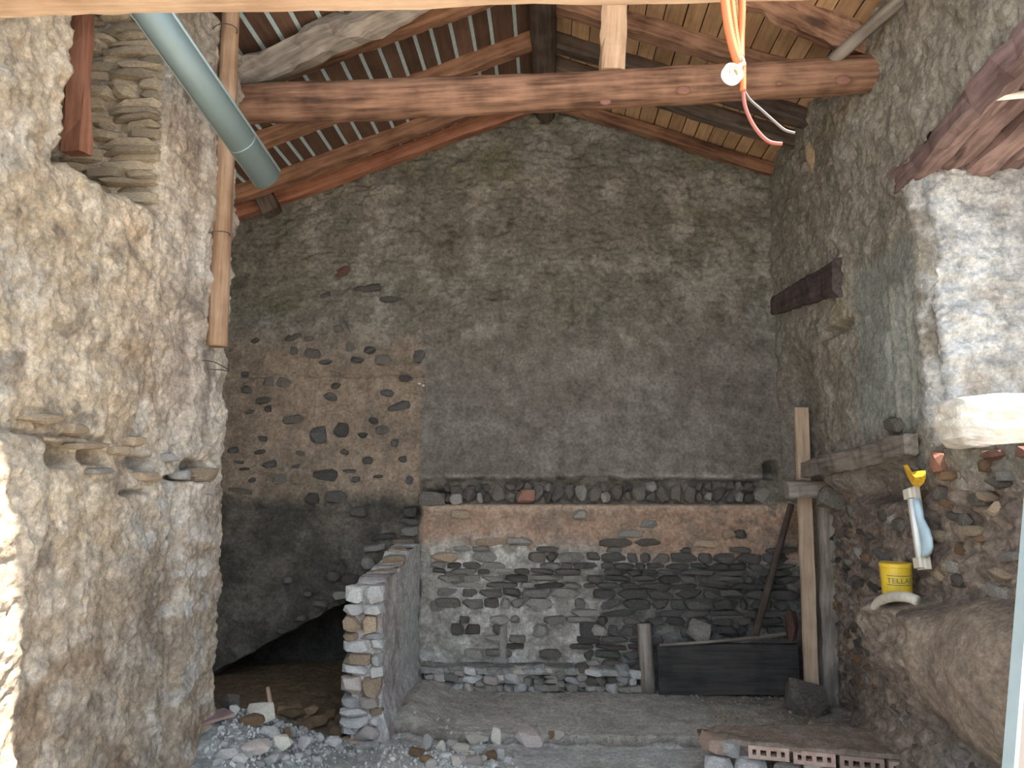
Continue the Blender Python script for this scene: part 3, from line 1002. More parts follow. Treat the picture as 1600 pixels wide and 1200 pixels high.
# ---------------------------------------------------------------- roof
roof = empty('ceiling', (0, 4.8, ZR))
tag(roof, 'boarded underside of a low pitched roof, dark on the left and tan on the right', kind='structure')
RY_A, RY_B = 2.0, 7.35


def roof_board(x0, x1, mat, name, side, y0=RY_A, y1=RY_B, lift=0.0, th=0.024):
    """flat board running from front to back on one roof slope"""
    xm = (x0 + x1) / 2
    zc = ZR + RH - SL * abs(xm) + lift + th / 2
    ang = math.atan(SL) * (-side)
    L = y1 - y0; w = abs(x1 - x0) / math.cos(ang)
    mw = Matrix.Translation((xm, y0, zc)) @ Matrix.Rotation(-ang if False else (math.atan(SL) * (1 if side > 0 else -1)), 4, 'Y') @ Matrix.Rotation(math.pi / 2, 4, 'Z')
    # local X = along the ridge, local Y = across the slope
    v = [(0, -w / 2, -th / 2), (L, -w / 2, -th / 2), (L, w / 2, -th / 2), (0, w / 2, -th / 2), (0, -w / 2, th / 2), (L, -w / 2, th / 2), (L, w / 2, th / 2), (0, w / 2, th / 2)]
    f = [(3, 2, 1, 0), (4, 5, 6, 7), (0, 1, 5, 4), (1, 2, 6, 5), (2, 3, 7, 6), (3, 0, 4, 7)]
    return mesh_obj(name, v, f, mat, roof, False, mw)


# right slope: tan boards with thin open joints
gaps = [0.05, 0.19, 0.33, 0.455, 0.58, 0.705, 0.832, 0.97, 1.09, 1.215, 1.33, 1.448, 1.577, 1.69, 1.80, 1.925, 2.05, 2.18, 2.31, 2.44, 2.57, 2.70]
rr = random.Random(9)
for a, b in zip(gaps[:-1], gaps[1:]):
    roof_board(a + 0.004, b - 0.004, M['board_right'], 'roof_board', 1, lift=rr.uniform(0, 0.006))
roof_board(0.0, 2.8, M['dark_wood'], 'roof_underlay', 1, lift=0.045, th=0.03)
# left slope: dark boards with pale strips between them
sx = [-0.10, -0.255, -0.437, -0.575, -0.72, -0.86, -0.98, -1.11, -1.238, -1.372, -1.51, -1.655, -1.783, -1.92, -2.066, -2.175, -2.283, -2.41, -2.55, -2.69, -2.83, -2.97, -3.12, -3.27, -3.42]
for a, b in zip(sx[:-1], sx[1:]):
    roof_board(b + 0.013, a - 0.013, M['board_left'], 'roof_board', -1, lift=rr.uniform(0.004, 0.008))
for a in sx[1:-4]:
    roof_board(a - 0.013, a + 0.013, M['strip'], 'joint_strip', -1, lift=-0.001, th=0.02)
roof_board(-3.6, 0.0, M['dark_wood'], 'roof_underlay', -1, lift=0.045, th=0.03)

# ---------------------------------------------------------------- timbers
G_RAF = 'common rafters of the roof'


def rafter(side, y, x_in, x_out, w, h, mat, label, seed, zoff=0.0, y2=None):
    y2 = y if y2 is None else y2
    up = 1 / math.cos(math.atan(SL))
    p0 = Vector((side * x_in, y, roof_z(x_in) + h / 2 * up + zoff))
    p1 = Vector((side * x_out, y2, roof_z(x_out) + h / 2 * up + zoff))
    o = beam('rafter', p0, p1, w, h, M[mat], seed=seed, wob=0.010, cham=0.1)
    return tag(o, label, 'rafter', G_RAF)


rafter(-1, 6.78, 0.04, 3.3, 0.10, RH, 'rafter_red', 'reddish rafter lying against the gable wall on the left roof slope', 1)
rafter(-1, 6.44, 0.04, 3.3, 0.11, RH, 'rafter', 'left slope rafter with light underside, second from the gable wall', 2)
rafter(-1, 5.74, 0.04, 3.3, 0.11, RH, 'rafter', 'left slope rafter midway between the gable wall and the tie beam', 3)
rafter(-1, 4.98, 0.04, 3.3, 0.11, RH, 'rafter', 'left slope rafter just behind the hewn principal rafter', 4)
rafter(1, 6.76, 0.04, 2.7, 0.09, RH * 0.8, 'rafter', 'rough rafter lying against the gable wall on the right roof slope', 5, 0.0)
rafter(1, 6.16, 0.04, 2.7, 0.12, RH, 'dark_wood', 'dark right slope rafter, second from the gable wall', 6)
rafter(1, 5.80, 0.04, 2.7, 0.12, RH, 'dark_wood', 'very dark right slope rafter, third from the gable wall', 7)
rafter(1, 5.28, 0.04, 2.7, 0.13, RH, 'old_wood', 'brown right slope rafter, fourth from the gable wall', 8)

ridge = log('ridge_beam', (-0.03, 7.0, ZR - 0.02), (-0.05, 2.1, ZR - 0.02), 0.098, 0.105, M['dark_wood'], seed=12, wob=0.05)
tag(ridge, 'dark round ridge beam running overhead from the gable wall', 'ridge beam')

tl0, tr0 = ony(YTRUSS, 330, 166), ony(YTRUSS, 1395, 114)
tie = log('tie_beam', tl0, tr0, 0.128, 0.112, M['old_wood'], seed=20, wob=0.075, k=18, bow=-0.02, segs=90)
tag(tie, 'long brown round tie beam spanning the room beneath the roof', 'beam')
for px, py, r in ((946, 159, 0.022), (1068, 141, 0.028), (1218, 131, 0.013), (1318, 125, 0.03)):
    p = ony(YTRUSS - 0.112, px, py)
    bm = bmesh.new()
    bmesh.ops.create_icosphere(bm, subdivisions=2, radius=1.0)
    me = bpy.data.meshes.new('knot'); bm.to_mesh(me); bm.free(); me.materials.append(M['rust'])
    k = link(bpy.data.objects.new('knot', me))
    k.matrix_world = Matrix.LocRotScale(p, None, Vector((r * 1.6, 0.012, r)))
    k.parent = tie; k.matrix_parent_inverse = tie.matrix_basis.inverted()

pl_a = ony(YTRUSS + 0.05, 372, 122); pl_b = ony(YTRUSS + 0.05, 660, -20)
o = beam('principal_rafter', pl_a - (pl_b - pl_a) * 0.12, pl_b + (pl_b - pl_a) * 0.55, 0.17, 0.20, M['grey_wood'], seed=31, wob=0.03, cham=0.28, bow=-0.04)
tag(o, 'thick hewn grey-brown principal rafter rising from the left end of the tie beam', 'rafter')
pr_a = ony(YTRUSS + 0.05, 1392, 84); pr_b = ony(YTRUSS + 0.05, 1150, -22)
o = beam('principal_rafter', pr_a - (pr_b - pr_a) * 0.06, pr_b + (pr_b - pr_a) * 0.9, 0.17, 0.19, M['old_wood'], seed=32, wob=0.03, cham=0.3)
tag(o, 'thick brown principal rafter coming down onto the right end of the tie beam', 'rafter')

st_b = ony(YTRUSS - 0.03, 955, 113); st_t = ony(YTRUSS - 0.05, 966, -60)
o = beam('king_strut', st_b, st_t, 0.15, 0.13, M['light_wood'], seed=33, wob=0.014, cham=0.16, up=(0, 1, 0))
tag(o, 'short pale upright timber strut standing on the tie beam', 'strut')
sd_a = ony(YTRUSS - 0.05, 1297, 98); sd_b = onx(XR + 0.02, 1425, -15)
o = log('pole_brace', sd_a, sd_b, 0.042, 0.040, M['grey_wood'], seed=34, wob=0.05)
tag(o, 'slim grey pole brace slanting from the tie beam up to the right wall', 'brace')

ha, hb = ony(6.62, 392, 262), ony(6.62, 424, 334)
o = beam('beam_stub', ha, hb, 0.16, 0.14, M['dark_wood'], seed=35, wob=0.015, up=(0, 1, 0))
tag(o, 'dark stub of timber hanging below the rafters behind the gutter end', 'beam stub')

YH = 2.15
h0 = ony(YH, -40, -6); h1 = ony(YH, 1700, -46)
o = beam('header_beam', h0, h1, 0.10, 0.085, M['light_wood'], seed=36, wob=0.006, cham=0.08)
tag(o, 'pale sawn header beam crossing the top edge of the view', 'beam')

# post in the left opening
o = beam('frame_post', onx(XL - 0.14, 119, 240), onx(XL - 0.14, 129, -40), 0.09, 0.08, M['rafter_red'], seed=37, wob=0.01, up=(0, 1, 0))
tag(o, 'reddish timber post at the near side of the opening in the left wall', 'post')

# ---------------------------------------------------------------- pole with wire ties
pp0, pp1 = onx(XL + 0.075, 339, 541), onx(XL + 0.075, 362, -15)
pole = log('round_pole', pp0, pp1, 0.057, 0.050, M['pole'], seed=40, wob=0.03, k=18)
tag(pole, 'tan round wooden pole tied upright to the end of the left wall', 'pole')
for px, py in ((352, 48), (340, 368)):
    p = onx(XL + 0.075, px, py)
    pts = [p + Vector((0.066 * math.cos(a), 0.066 * math.sin(a), 0.012 * math.cos(a))) for a in np.linspace(0, 2 * math.pi, 13)]
    tube('tie_wire', pts, 0.003, M['wire'], pole, k=6, res=2)
# two loose wires lower on the wall end
for k, (q0, q1, q2) in enumerate((((315, 563), (335, 566), (358, 578)), ((328, 577), (345, 578), (358, 580)))):
    o = tube('loose_wire', [onx(XL + 0.075, *q0), onx(XL + 0.095, *q1), onx(XL + 0.06, *q2)], 0.003, M['wire'], k=6)
    tag(o, ('thin rusty wire hooked round the wall end below the pole, upper of two', 'short rusty wire end on the wall below the pole, lower of two')[k], 'wire', 'wires below the pole')

# ---------------------------------------------------------------- zinc gutter
g0, g1 = ony(3.85, 418, 280), ony(2.95, 207, -20)
gut = empty('gutter', g0)
tag(gut, 'blue-grey zinc half-round gutter length hanging diagonally at the upper left', 'gutter')
ax = (g1 - g0).normalized(); GL = (g1 - g0).length + 0.15
side = Vector((0.80, 0.55, 0.25)); side = (side - ax * side.dot(ax)).normalized()     # towards the beaded rim
opn = ax.cross(side); 
if opn.y < 0: opn = -opn
R_ = 0.072


def half_pipe(l0, l1, r_out, r_in, n=16, a0=-0.02, a1=math.pi + 0.02):
    v, f = [], []
    for l in (l0, l1):
        for r in (r_out, r_in):
            for i in range(n + 1):
                a = a0 + (a1 - a0) * i / n
                v.append(ax * l + side * math.cos(a) * r - opn * math.sin(a) * r)
    m = n + 1
    for i in range(n):
        f += [(i, i + 1, 2 * m + i + 1, 2 * m + i), (m + i + 1, m + i, 3 * m + i, 3 * m + i + 1), (i + 1, i, m + i, m + i + 1), (2 * m + i, 2 * m + i + 1, 3 * m + i + 1, 3 * m + i)]
    f += [(0, 2 * m, 3 * m, m), (n, m + n, 3 * m + n, 2 * m + n)]
    return v, f


v, f = half_pipe(0, GL, R_, R_ - 0.0025)
mesh_obj('trough', v, f, M['zinc'], gut, True, Matrix.Translation(g0))
v, f = half_pipe(0.235, 0.24, R_ + 0.002, R_ - 0.001)
mesh_obj('seam', v, f, M['zinc_bead'], gut, True, Matrix.Translation(g0))
tube('rim_bead', [g0 + side * (R_ + 0.006) - opn * 0.0, g0 + side * (R_ + 0.006) + ax * GL], 0.0085, M['zinc_bead'], gut, k=10, res=1)
tube('back_rim', [g0 - side * R_, g0 - side * R_ + ax * GL], 0.004, M['zinc_bead'], gut, k=8, res=1)

# ---------------------------------------------------------------- cables and junction box
YC = 2.05
cab = empty('hanging_cables', ony(YC, 1140, 120))
tag(cab, 'orange conduits hanging from the roof edge with loose cable ends and a small box', 'cables')


def cyc(px, py, dy=0.0): return ony(YC + dy, px, py)


tube('conduit', [cyc(1120, -90), cyc(1130, -30), cyc(1134, 10), cyc(1140, 50), cyc(1149, 85), cyc(1156, 100)], 0.013, M['orange'], cab, k=10, res=16, rings=(1, 0.05))
tube('conduit', [cyc(1132, -90, .015), cyc(1140, -30, .015), cyc(1145, 20, .015), cyc(1150, 60, .015), cyc(1157, 96, .01)], 0.010, M['orange'], cab, k=10, res=16, rings=(1, 0.05))
tube('conduit', [cyc(1163, -90, .02), cyc(1160, -20, .02), cyc(1160, 20, .02), cyc(1158, 60, .02), cyc(1158, 90, .01)], 0.0095, M['orange'], cab, k=10, res=16, rings=(1, 0.05))
tube('rope', [cyc(1148, -90, .03), cyc(1151, 0, .03), cyc(1154, 30, .03), cyc(1157, 90, .02)], 0.006, M['straw'], cab, k=6)
tube('conduit', [cyc(1161, 98), cyc(1161, 120), cyc(1161, 142)], 0.0085, M['orange'], cab, k=10, res=10, rings=(1, 0.05))
tube('cable', [cyc(1161, 140), cyc(1164, 165), cyc(1174, 190), cyc(1188, 210), cyc(1203, 222), cyc(1222, 225)], 0.0055, M['pink'], cab, k=8)
tube('cable', [cyc(1163, 142, .01), cyc(1172, 156, .01), cyc(1190, 172, .01), cyc(1210, 190, .01), cyc(1226, 203, .01), cyc(1242, 208, .01)], 0.004, M['grey_cable'], cab, k=8)
for s in range(4):
    tube('wire_twist', [cyc(1152 + s, 108 - 3 * s), cyc(1158 + 2 * s, 88 + 4 * s, -.01), cyc(1163 - s, 96 + 2 * s, -.012), cyc(1154 + s, 102 + 3 * s)], 0.0022, M['white_plastic'], cab, k=6)


def lathe(name, prof, mat, parent, mw, k=20):
    v, f = [], []
    for (r, h) in prof:
        for j in range(k):
            a = 2 * math.pi * j / k
            v.append((r * math.cos(a), r * math.sin(a), h))
    for i in range(len(prof) - 1):
        for j in range(k):
            a = i * k + j; b = i * k + (j + 1) % k
            f.append((a, b, b + k, a + k))
    f.append(tuple(reversed(range(k)))); f.append(tuple((len(prof) - 1) * k + j for j in range(k)))
    return mesh_obj(name, v, f, mat, parent, False, mw)


jb = cyc(1140, 121, -0.012)
rotb = Matrix.Rotation(math.radians(80), 4, 'X') @ Matrix.Rotation(math.radians(18), 4, 'Y')
lathe('junction_box', [(0.027, 0), (0.029, 0.006), (0.029, 0.024), (0.025, 0.026), (0.022, 0.018), (0.020, 0.018)], M['white_plastic'], cab, Matrix.Translation(jb) @ rotb)
lathe('terminal_ring', [(0.019, 0.016), (0.019, 0.022), (0.013, 0.022), (0.012, 0.018)], M['straw'], cab, Matrix.Translation(jb) @ rotb)
box('terminal', jb + Vector((-0.004, -0.028, -0.012)), jb + Vector((0.006, -0.02, 0.012)), M['white_plastic'], cab, 0.002)

# ---------------------------------------------------------------- low partition stub
stub = empty('wall_partition', (-1.2, 5.9, 0))
tag(stub, 'broken low partition wall with rough stone end beside the dark stairwell', kind='structure')
SX1 = -1.155


def stub_right(u, v):
    Y = u + 5.36; Z = v - 0.08
    lump = fbm(Y * 7, Z * 7, oct=4, seed=521); m2 = fbm(Y * 8, Z * 5, oct=4, seed=522)
    topz = np.interp(Y, [5.36, 5.5, 6.1, 6.4, 6.9], [1.02, 1.05, 1.10, 1.17, 1.20]) + 0.03 * fbm(Y * 9, Y * 0, oct=3, seed=523)
    dv = np.where(Z > topz, topz - Z, 0)
    c = mixc([0.66, 0.62, 0.61], [0.50, 0.43, 0.41], sstep(-0.2, 0.35, m2))
    c = mixc(c, [0.70, 0.70, 0.67], sstep(5.95, 6.2, Y + lump * .1) * 0.8)
    return lump * 0.018 + 0.06 * sstep(0.25, 0, Z) , np.zeros_like(d0(u)), dv, c


def d0(u): return np.zeros_like(u)


grid('plaster_face', (SX1, 5.36, -0.08), (0, 1, 0), (0, 0, 1), (1, 0, 0), 1.50, 1.34, 90, 90, stub_right, M['wall'], stub, back=0.20)
# stacked stones at the broken near end
rs = random.Random(21)
z = -0.04
while z < 1.0:
    h = rs.uniform(0.05, 0.13)
    lean = 0.06 * (1 - z)
    x = SX1 - 0.255 - 0.02 * (1 - z)
    while x < SX1 - 0.03:
        w = min(rs.uniform(0.09, 0.20), SX1 + 0.01 - x)
        if w < 0.05: break
        mk = rs.choice(['pale_stone', 'pale_stone', 'pale_stone', 'pink_stone', 'tan_stone', 'tan_stone'])
        stone('stone', (x + w / 2, 5.40 + rs.uniform(-0.03, 0.03), z + h / 2), (w * 1.03, 0.2, h * 1.03), mk, stub, (rs.uniform(-.06, .06), rs.uniform(-.05, .05), rs.uniform(-.1, .1)))
        x += w
    z += h * 0.97
# stones along its top
for i in range(9):
    y = 5.5 + i * 0.15
    zt = float(np.interp(y, [5.36, 5.5, 6.1, 6.4, 6.9], [1.0, 1.03, 1.09, 1.16, 1.19]))
    stone('stone', (SX1 - 0.10, y, zt - 0.02), (0.2, 0.17, 0.09), rs.choice(['pale_stone', 'grey_stone', 'tan_stone']), stub, (rs.uniform(-.1, .1), rs.uniform(-.1, .1), rs.uniform(-.2, .2)))
# left half of the stub body
for i in range(5):
    box('core', (SX1 - 0.25, 5.45 + 0.28 * i, -0.1), (SX1 - 0.15, 5.74 + 0.28 * i, 0.95 + 0.04 * i), M['dark_stone'], stub)

# ---------------------------------------------------------------- stones in the back wall
zs = 360 / 919.0
for zx, zy, w, h in ((500, 108, 70, 52), (430, 205, 38, 30), (595, 180, 105, 34), (690, 225, 90, 24), (485, 340, 48, 28), (300, 375, 70, 28), (365, 380, 40, 18), (150, 388, 34, 22), (305, 430, 30, 30), (380, 440, 62, 36), (430, 475, 50, 16), (530, 412, 34, 34), (605, 425, 44, 28), (555, 465, 50, 22), (660, 465, 60, 34), (805, 450, 48, 50), (108, 522, 28, 20), (118, 585, 50, 28), (205, 555, 50, 34), (268, 555, 66, 34), (470, 568, 34, 22), (448, 612, 50, 26), (680, 598, 58, 24), (722, 648, 84, 32), (750, 540, 50, 22), (185, 625, 60, 24), (200, 660, 24, 26), (128, 672, 38, 14), (620, 708, 36, 22), (300, 702, 76, 30), (400, 765, 60, 62), (492, 745, 56, 52), (580, 766, 38, 20), (660, 745, 54, 30), (705, 795, 26, 30), (180, 778, 34, 22), (205, 882, 52, 26), (312, 888, 34, 18), (430, 920, 92, 44), (600, 866, 46, 26), (738, 860, 30, 26), (110, 900, 46, 10), (250, 940, 56, 36), (85, 872, 36, 12), (140, 945, 34, 16), (525, 908, 46, 12), (550, 942, 34, 20), (770, 945, 34, 30), (60, 825, 40, 22), (505, 832, 30, 18), (330, 838, 34, 14), (170, 832, 50, 16), (470, 1010, 80, 40), (375, 1018, 50, 40), (90, 985, 90, 20), (640, 930, 40, 14)):
    p = ony(YB - 0.012, 340 + zx * zs, 380 + zy * zs)
    k = zs * 6.9 / 1200
    mk = 'rust_stone' if zy == 108 else ('soot_stone' if RND.random() < 0.75 else 'dark_stone')
    stone('stone', (p.x, YB + 0.004, p.z), (w * k * 1.12, 0.085, h * k * 1.2), mk, wall_back, (0, RND.uniform(-.25, .25), 0), kind='round')

for px, py in ((655, 599), (661, 602)):
    p = ony(YB - 0.03, px, py)
    stone('plaster_chip', (p.x, YB - 0.02, p.z), (0.03, 0.03, 0.022), 'white_stone', wall_back, (0, 0.3, 0), kind='round')

# rubble fill in the joist band and squared stones near its left end
rb = random.Random(31)
x = -0.95
while x < 1.85:
    w = rb.uniform(0.05, 0.14)
    for k in range(2 if w < 0.10 else 1):
        zc = 1.59 + 0.09 * k + rb.uniform(0, .02)
        stone('stone', (x + w / 2, YB + 0.075, zc + (0.03 if w >= .1 else 0)), (w, 0.11, rb.uniform(0.07, 0.10) if w < .1 else 0.15), rb.choice(['dark_stone', 'dark_stone', 'dark_stone', 'grey_stone', 'soot_stone']), wall_back, (0, rb.uniform(-.5, .5), 0), kind='round')
    x += w
p = ony(YB, 822, 775)
o = stone('brick', (p.x, YB + 0.03, p.z), (0.155, 0.12, 0.125), 'brick', wall_back)
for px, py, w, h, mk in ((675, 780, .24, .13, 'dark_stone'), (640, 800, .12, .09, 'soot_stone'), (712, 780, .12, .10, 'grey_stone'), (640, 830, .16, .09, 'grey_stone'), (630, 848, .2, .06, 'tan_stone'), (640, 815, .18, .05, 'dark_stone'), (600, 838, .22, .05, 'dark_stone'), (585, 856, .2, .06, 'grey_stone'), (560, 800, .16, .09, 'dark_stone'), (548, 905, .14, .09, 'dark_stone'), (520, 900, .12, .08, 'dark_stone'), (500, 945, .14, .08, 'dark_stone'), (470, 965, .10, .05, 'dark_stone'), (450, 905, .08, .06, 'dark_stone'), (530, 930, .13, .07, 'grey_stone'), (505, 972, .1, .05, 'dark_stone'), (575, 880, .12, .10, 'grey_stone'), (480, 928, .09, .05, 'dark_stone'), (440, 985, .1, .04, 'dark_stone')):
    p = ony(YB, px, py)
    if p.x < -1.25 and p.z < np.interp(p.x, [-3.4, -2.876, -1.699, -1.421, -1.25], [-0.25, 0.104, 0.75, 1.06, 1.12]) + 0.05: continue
    stone('stone', (p.x, YB + 0.01, p.z), (w, 0.10, h), mk, wall_back, (0, RND.uniform(-.15, .15), 0))

# coursed masonry of the lower wall
rm = random.Random(41)
z = 0.16
row = 0
while z < 1.42:
    h = rm.uniform(0.045, 0.095)
    x = -1.08 + rm.uniform(0, 0.1)
    while x < 2.0:
        w = rm.uniform(0.09, 0.30) * (1.0 if h < 0.08 else 0.8)
        xm = x + w / 2
        cover = 1.08 + 0.12 * float(fbm(np.array(xm * 2), np.array(0.3), oct=3, seed=9)) - 0.0 * xm
        prob = 0.92 if z < cover else (0.30 if z < 1.3 else 0.10)
        if z < 0.60 and xm < 0.25: prob *= 0.30
        if rm.random() < prob and not (xm > 1.0 and z < 0.36):
            soot = xm > 0.25 + 0.3 * rm.random() and z < 1.05
            mk = 'soot_stone' if soot else rm.choice(['dark_stone', 'grey_stone', 'grey_stone', 'dark_stone'])
            if not soot and z > 1.0: mk = rm.choice(['grey_stone', 'tan_stone', 'dark_stone'])
            if soot and rm.random() < 0.2: mk = 'dark_stone'
            pr = rm.uniform(0.0, 0.03)
            stone('stone', (xm, YB - pr - 0.005, z + h / 2), (w * 1.0, 0.12, h * 1.02), mk, wall_back, (rm.uniform(-.05, .05), rm.uniform(-.07, .07), rm.uniform(-.05, .05)), kind='block' if rm.random() < 0.6 else 'round')
        x += w * 1.03
    z += h * 1.04
    row += 1
# larger individual stones that stand out
for px, py, w, h, mk in ((765, 890, .32, .13, 'grey_stone'), (712, 898, .20, .15, 'dark_stone'), (845, 925, .20, .10, 'grey_stone'), (1030, 915, .18, .10, 'soot_stone'), (1120, 905, .30, .10, 'soot_stone'), (1015, 895, .16, .07, 'soot_stone'), (925, 985, .22, .20, 'soot_stone'), (1140, 960, .34, .14, 'dark_stone'), (685, 945, .14, .10, 'grey_stone'), (960, 890, .24, .08, 'soot_stone'), (1195, 905, .2, .1, 'soot_stone')):
    p = ony(YB, px, py)
    stone('stone', (p.x, YB - 0.005, p.z), (w, 0.13, h), mk, wall_back, (0, RND.uniform(-.12, .12), 0), kind='round')

# broken bench of masonry at the foot of the wall (left half)
def bench_fn(u, v):
    X = u - 1.1; Yv = v
    lump = fbm(X * 8, Yv * 8, oct=4, seed=551)
    c = mixc([0.42, 0.42, 0.39], [0.30, 0.285, 0.265], sstep(-.2, .35, lump))
    return lump * 0.02, np.zeros_like(u), 0.05 * fbm(X * 4, X * 0, oct=3, seed=552) * sstep(0.1, 0, Yv), c


bench = empty('masonry_bench', (-0.2, 6.75, 0))
tag(bench, 'low broken masonry ledge at the foot of the lower wall with a cracked front', 'masonry ledge')
grid('ledge_top', (-1.1, 6.66, 0.19), (1, 0, 0), (0, 1, 0), (0, 0, 1), 1.72, 0.24, 110, 20, bench_fn, M['wall'], bench, back=0.05)
rbn = random.Random(55)
x = -1.08
while x < 0.62:
    zz = 0.0
    while zz < 0.15:
        h = rbn.uniform(0.035, 0.075); w = rbn.uniform(0.06, 0.16)
        stone('stone', (x + w / 2, 6.71 + rbn.uniform(-.03, .03), zz + h / 2), (w * 1.1, 0.14, h * 1.1), rbn.choice(['pale_stone', 'grey_stone', 'pink_stone']) if x < 0 else rbn.choice(['grey_stone', 'dark_stone', 'grey_stone', 'pale_stone']), bench, (rbn.uniform(-.2, .2), rbn.uniform(-.2, .2), rbn.uniform(-.3, .3)))
        zz += h
    x += 0.085
# upright stump of plaster above the ledge
stone('upright_stone', (-0.42, 6.84, 0.36), (0.075, 0.10, 0.36), 'grey_stone', bench, (0, -0.03, 0))
stone('upright_stone', (-0.44, 6.83, 0.22), (0.15, 0.10, 0.06), 'pale_stone', bench)

# ---------------------------------------------------------------- manger corner at the back right
o = log('stub_post', onz(0.0, 1013, 1082), ony(6.70, 1006, 974), 0.062, 0.055, M['grey_wood'], seed=70, wob=0.05)
tag(o, 'short round wooden post stub at the left end of the dark manger board', 'post')
mb0, mb1 = ony(6.62, 1028, 1037), ony(6.62, 1246, 1030)
mb0.y = mb1.y = 6.63
o = beam('manger_board', (mb0.x, 6.63, 0.20), (mb1.x, 6.60, 0.22), 0.05, 0.40, M['black_wood'], seed=71, wob=0.008, cham=0.1)
tag(o, 'wide dark plank on edge forming the front of a manger', 'plank')
o = log('thin_rail', ony(6.60, 1030, 1008), ony(6.56, 1240, 989), 0.013, 0.017, M['grey_wood'], seed=72, wob=0.1, bow=-0.01)
tag(o, 'thin weathered rail lying along the top of the manger board', 'rail')
o = stone('round_stone', ony(6.78, 1091, 985), (0.19, 0.16, 0.17), 'grey_stone', None, (0, 0.3, 0), kind='round')
tag(o, 'round pale boulder sitting behind the manger board', 'stone')
o = log('leaning_pole', ony(6.55, 1180, 992), ony(6.72, 1236, 788), 0.03, 0.026, M['dark_wood'], seed=73, wob=0.08)
tag(o, 'thin dark pole leaning in the back right corner', 'pole')
o = stone('log_end', ony(6.45, 1238, 977), (0.10, 0.14, 0.25), 'rust_stone', None, (0.1, 0, 0), kind='round')
tag(o, 'rusty red rounded lump hanging beside the plank in the right corner', 'lump')
p1 = ony(6.42, 1252, 637); p0 = ony(6.30, 1267, 1042); p0 = p1 + (p0 - p1) * ((p1.z - 0.01) / (p1.z - p0.z))
o = beam('leaning_plank', p0, p1, 0.03, 0.105, M['plank'], seed=74, wob=0.003, cham=0.06, up=(1, 0, 0))
tag(o, 'straight pale sawn plank standing upright in the right corner', 'plank')
p1 = ony(6.42, 1292, 785); p0 = ony(6.42, 1296, 1088); p0.z = 0.0
o = beam('corner_post', p0, p1, 0.15, 0.17, M['grey_wood'], seed=75, wob=0.012, cham=0.2, up=(0, 1, 0))
tag(o, 'thick dark weathered post behind the pale plank in the right corner', 'post')
o = stone('clod', (ony(6.2, 1252, 1052).x, 6.16, 0.11), (0.30, 0.24, 0.26), 'dark_stone', None, (0, .2, .3), kind='round')
tag(o, 'dark clod of straw and dirt at the foot of the pale plank', 'clod')
o = beam('cross_beam', ony(6.22, 1228, 767), ony(6.22, 1300, 764), 0.15, 0.13, M['grey_wood'], seed=76, wob=0.02, cham=0.2)
tag(o, 'short dusty cross beam carried by the corner post', 'beam')
o = stone('mortar_lump', ony(6.15, 1300, 778), (0.24, 0.22, 0.17), 'grey_stone', None, (0, 0.2, 0), kind='round')
tag(o, 'pale mortar lump at the end of the short cross beam', 'mortar lump')
o = beam('wall_plank', onx(XR - 0.03, 1258, 735), onx(XR - 0.05, 1424, 694), 0.06, 0.125, M['grey_wood'], seed=77, wob=0.012, cham=0.1)
tag(o, 'dusty grey plank running along the right wall above the dark recess', 'plank')
o = beam('old_lintel', onx(XR + 0.015, 1204, 482), onx(XR + 0.02, 1323, 432), 0.10, 0.15, M['lintel_dark'], seed=78, wob=0.014, cham=0.15, taper=1.7)
tag(o, 'splintered dark purple-brown lintel embedded in the right wall', 'lintel')
for px, py, w, h, mk in ((1267, 245, .10, .26, 'tan_stone'), (1398, 664, .14, .09, 'dark_stone'), (1258, 262, .1, .12, 'grey_stone')):
    p = onx(XR, px, py)
    stone('stone', (XR + 0.01, p.y, p.z), (0.09, w * 1.6, h), mk, wall_right, (RND.uniform(-.1, .1), 0, 0), kind='round')
# stones showing in the lower right wall
rw = random.Random(61)
for i in range(230):
    y = rw.uniform(3.35, 6.6); zc = rw.uniform(0.25, 1.82)
    if ((y - 3.62) / 0.52) ** 2 + ((zc - 0.86) / 0.38) ** 2 < 1.0: continue
    if y < 4.8 and y > 3.9 and 0.6 < zc < 1.18: continue
    if y > 4.4 and zc > 1.55: continue
    off = 0.0
    if zc < 1.66: off = 0.20 * float(sstep(5.0, 6.2, y)) + 0.03
    w = rw.uniform(0.06, 0.20); h = rw.uniform(0.04, 0.09)
    mk = rw.choice(['dark_stone', 'grey_stone', 'grey_stone', 'tan_stone', 'brown_stone', 'dark_stone']) if y < 4.9 else rw.choice(['dark_stone', 'soot_stone', 'brown_stone', 'grey_stone'])
    stone('stone', (XR + off + 0.015, y, zc), (0.10, w, h), mk, wall_right, (rw.uniform(-.2, .2), 0, rw.uniform(-.1, .1)), kind=rw.choice(['round', 'block']))
for px, py, w, h in ((1463, 722, .10, .12), (1552, 712, .14, .05), (1600, 706, .1, .05)):
    p = onx(XR - 0.01, px, py)
    stone('brick', (XR + 0.01, p.y, p.z), (0.1, w, h), 'brick', wall_right)

# ---------------------------------------------------------------- bucket, lip, lamp, rag
bp = onx(1.86, 1402, 929)
bk = empty('bucket', (1.86, bp.y, bp.z))
tag(bk, 'small yellow plastic bucket with dark lettering on the ledge of the right wall', 'bucket')
R0, R1, BH = 0.074, 0.080, 0.168
lathe('body', [(R0 - 0.006, 0), (R0, 0.004), (R1, BH - 0.02), (R1, BH - 0.004), (R1 - 0.003, BH), (R1 - 0.006, BH - 0.003), (R0 - 0.006, 0.012)], M['yellow'], bk, Matrix.Translation(bk.location), k=40)
lathe('rim', [(R1, BH - 0.022), (R1 + 0.003, BH - 0.02), (R1 + 0.003, BH - 0.004), (R1, BH)], M['yellow'], bk, Matrix.Translation(bk.location), k=40)
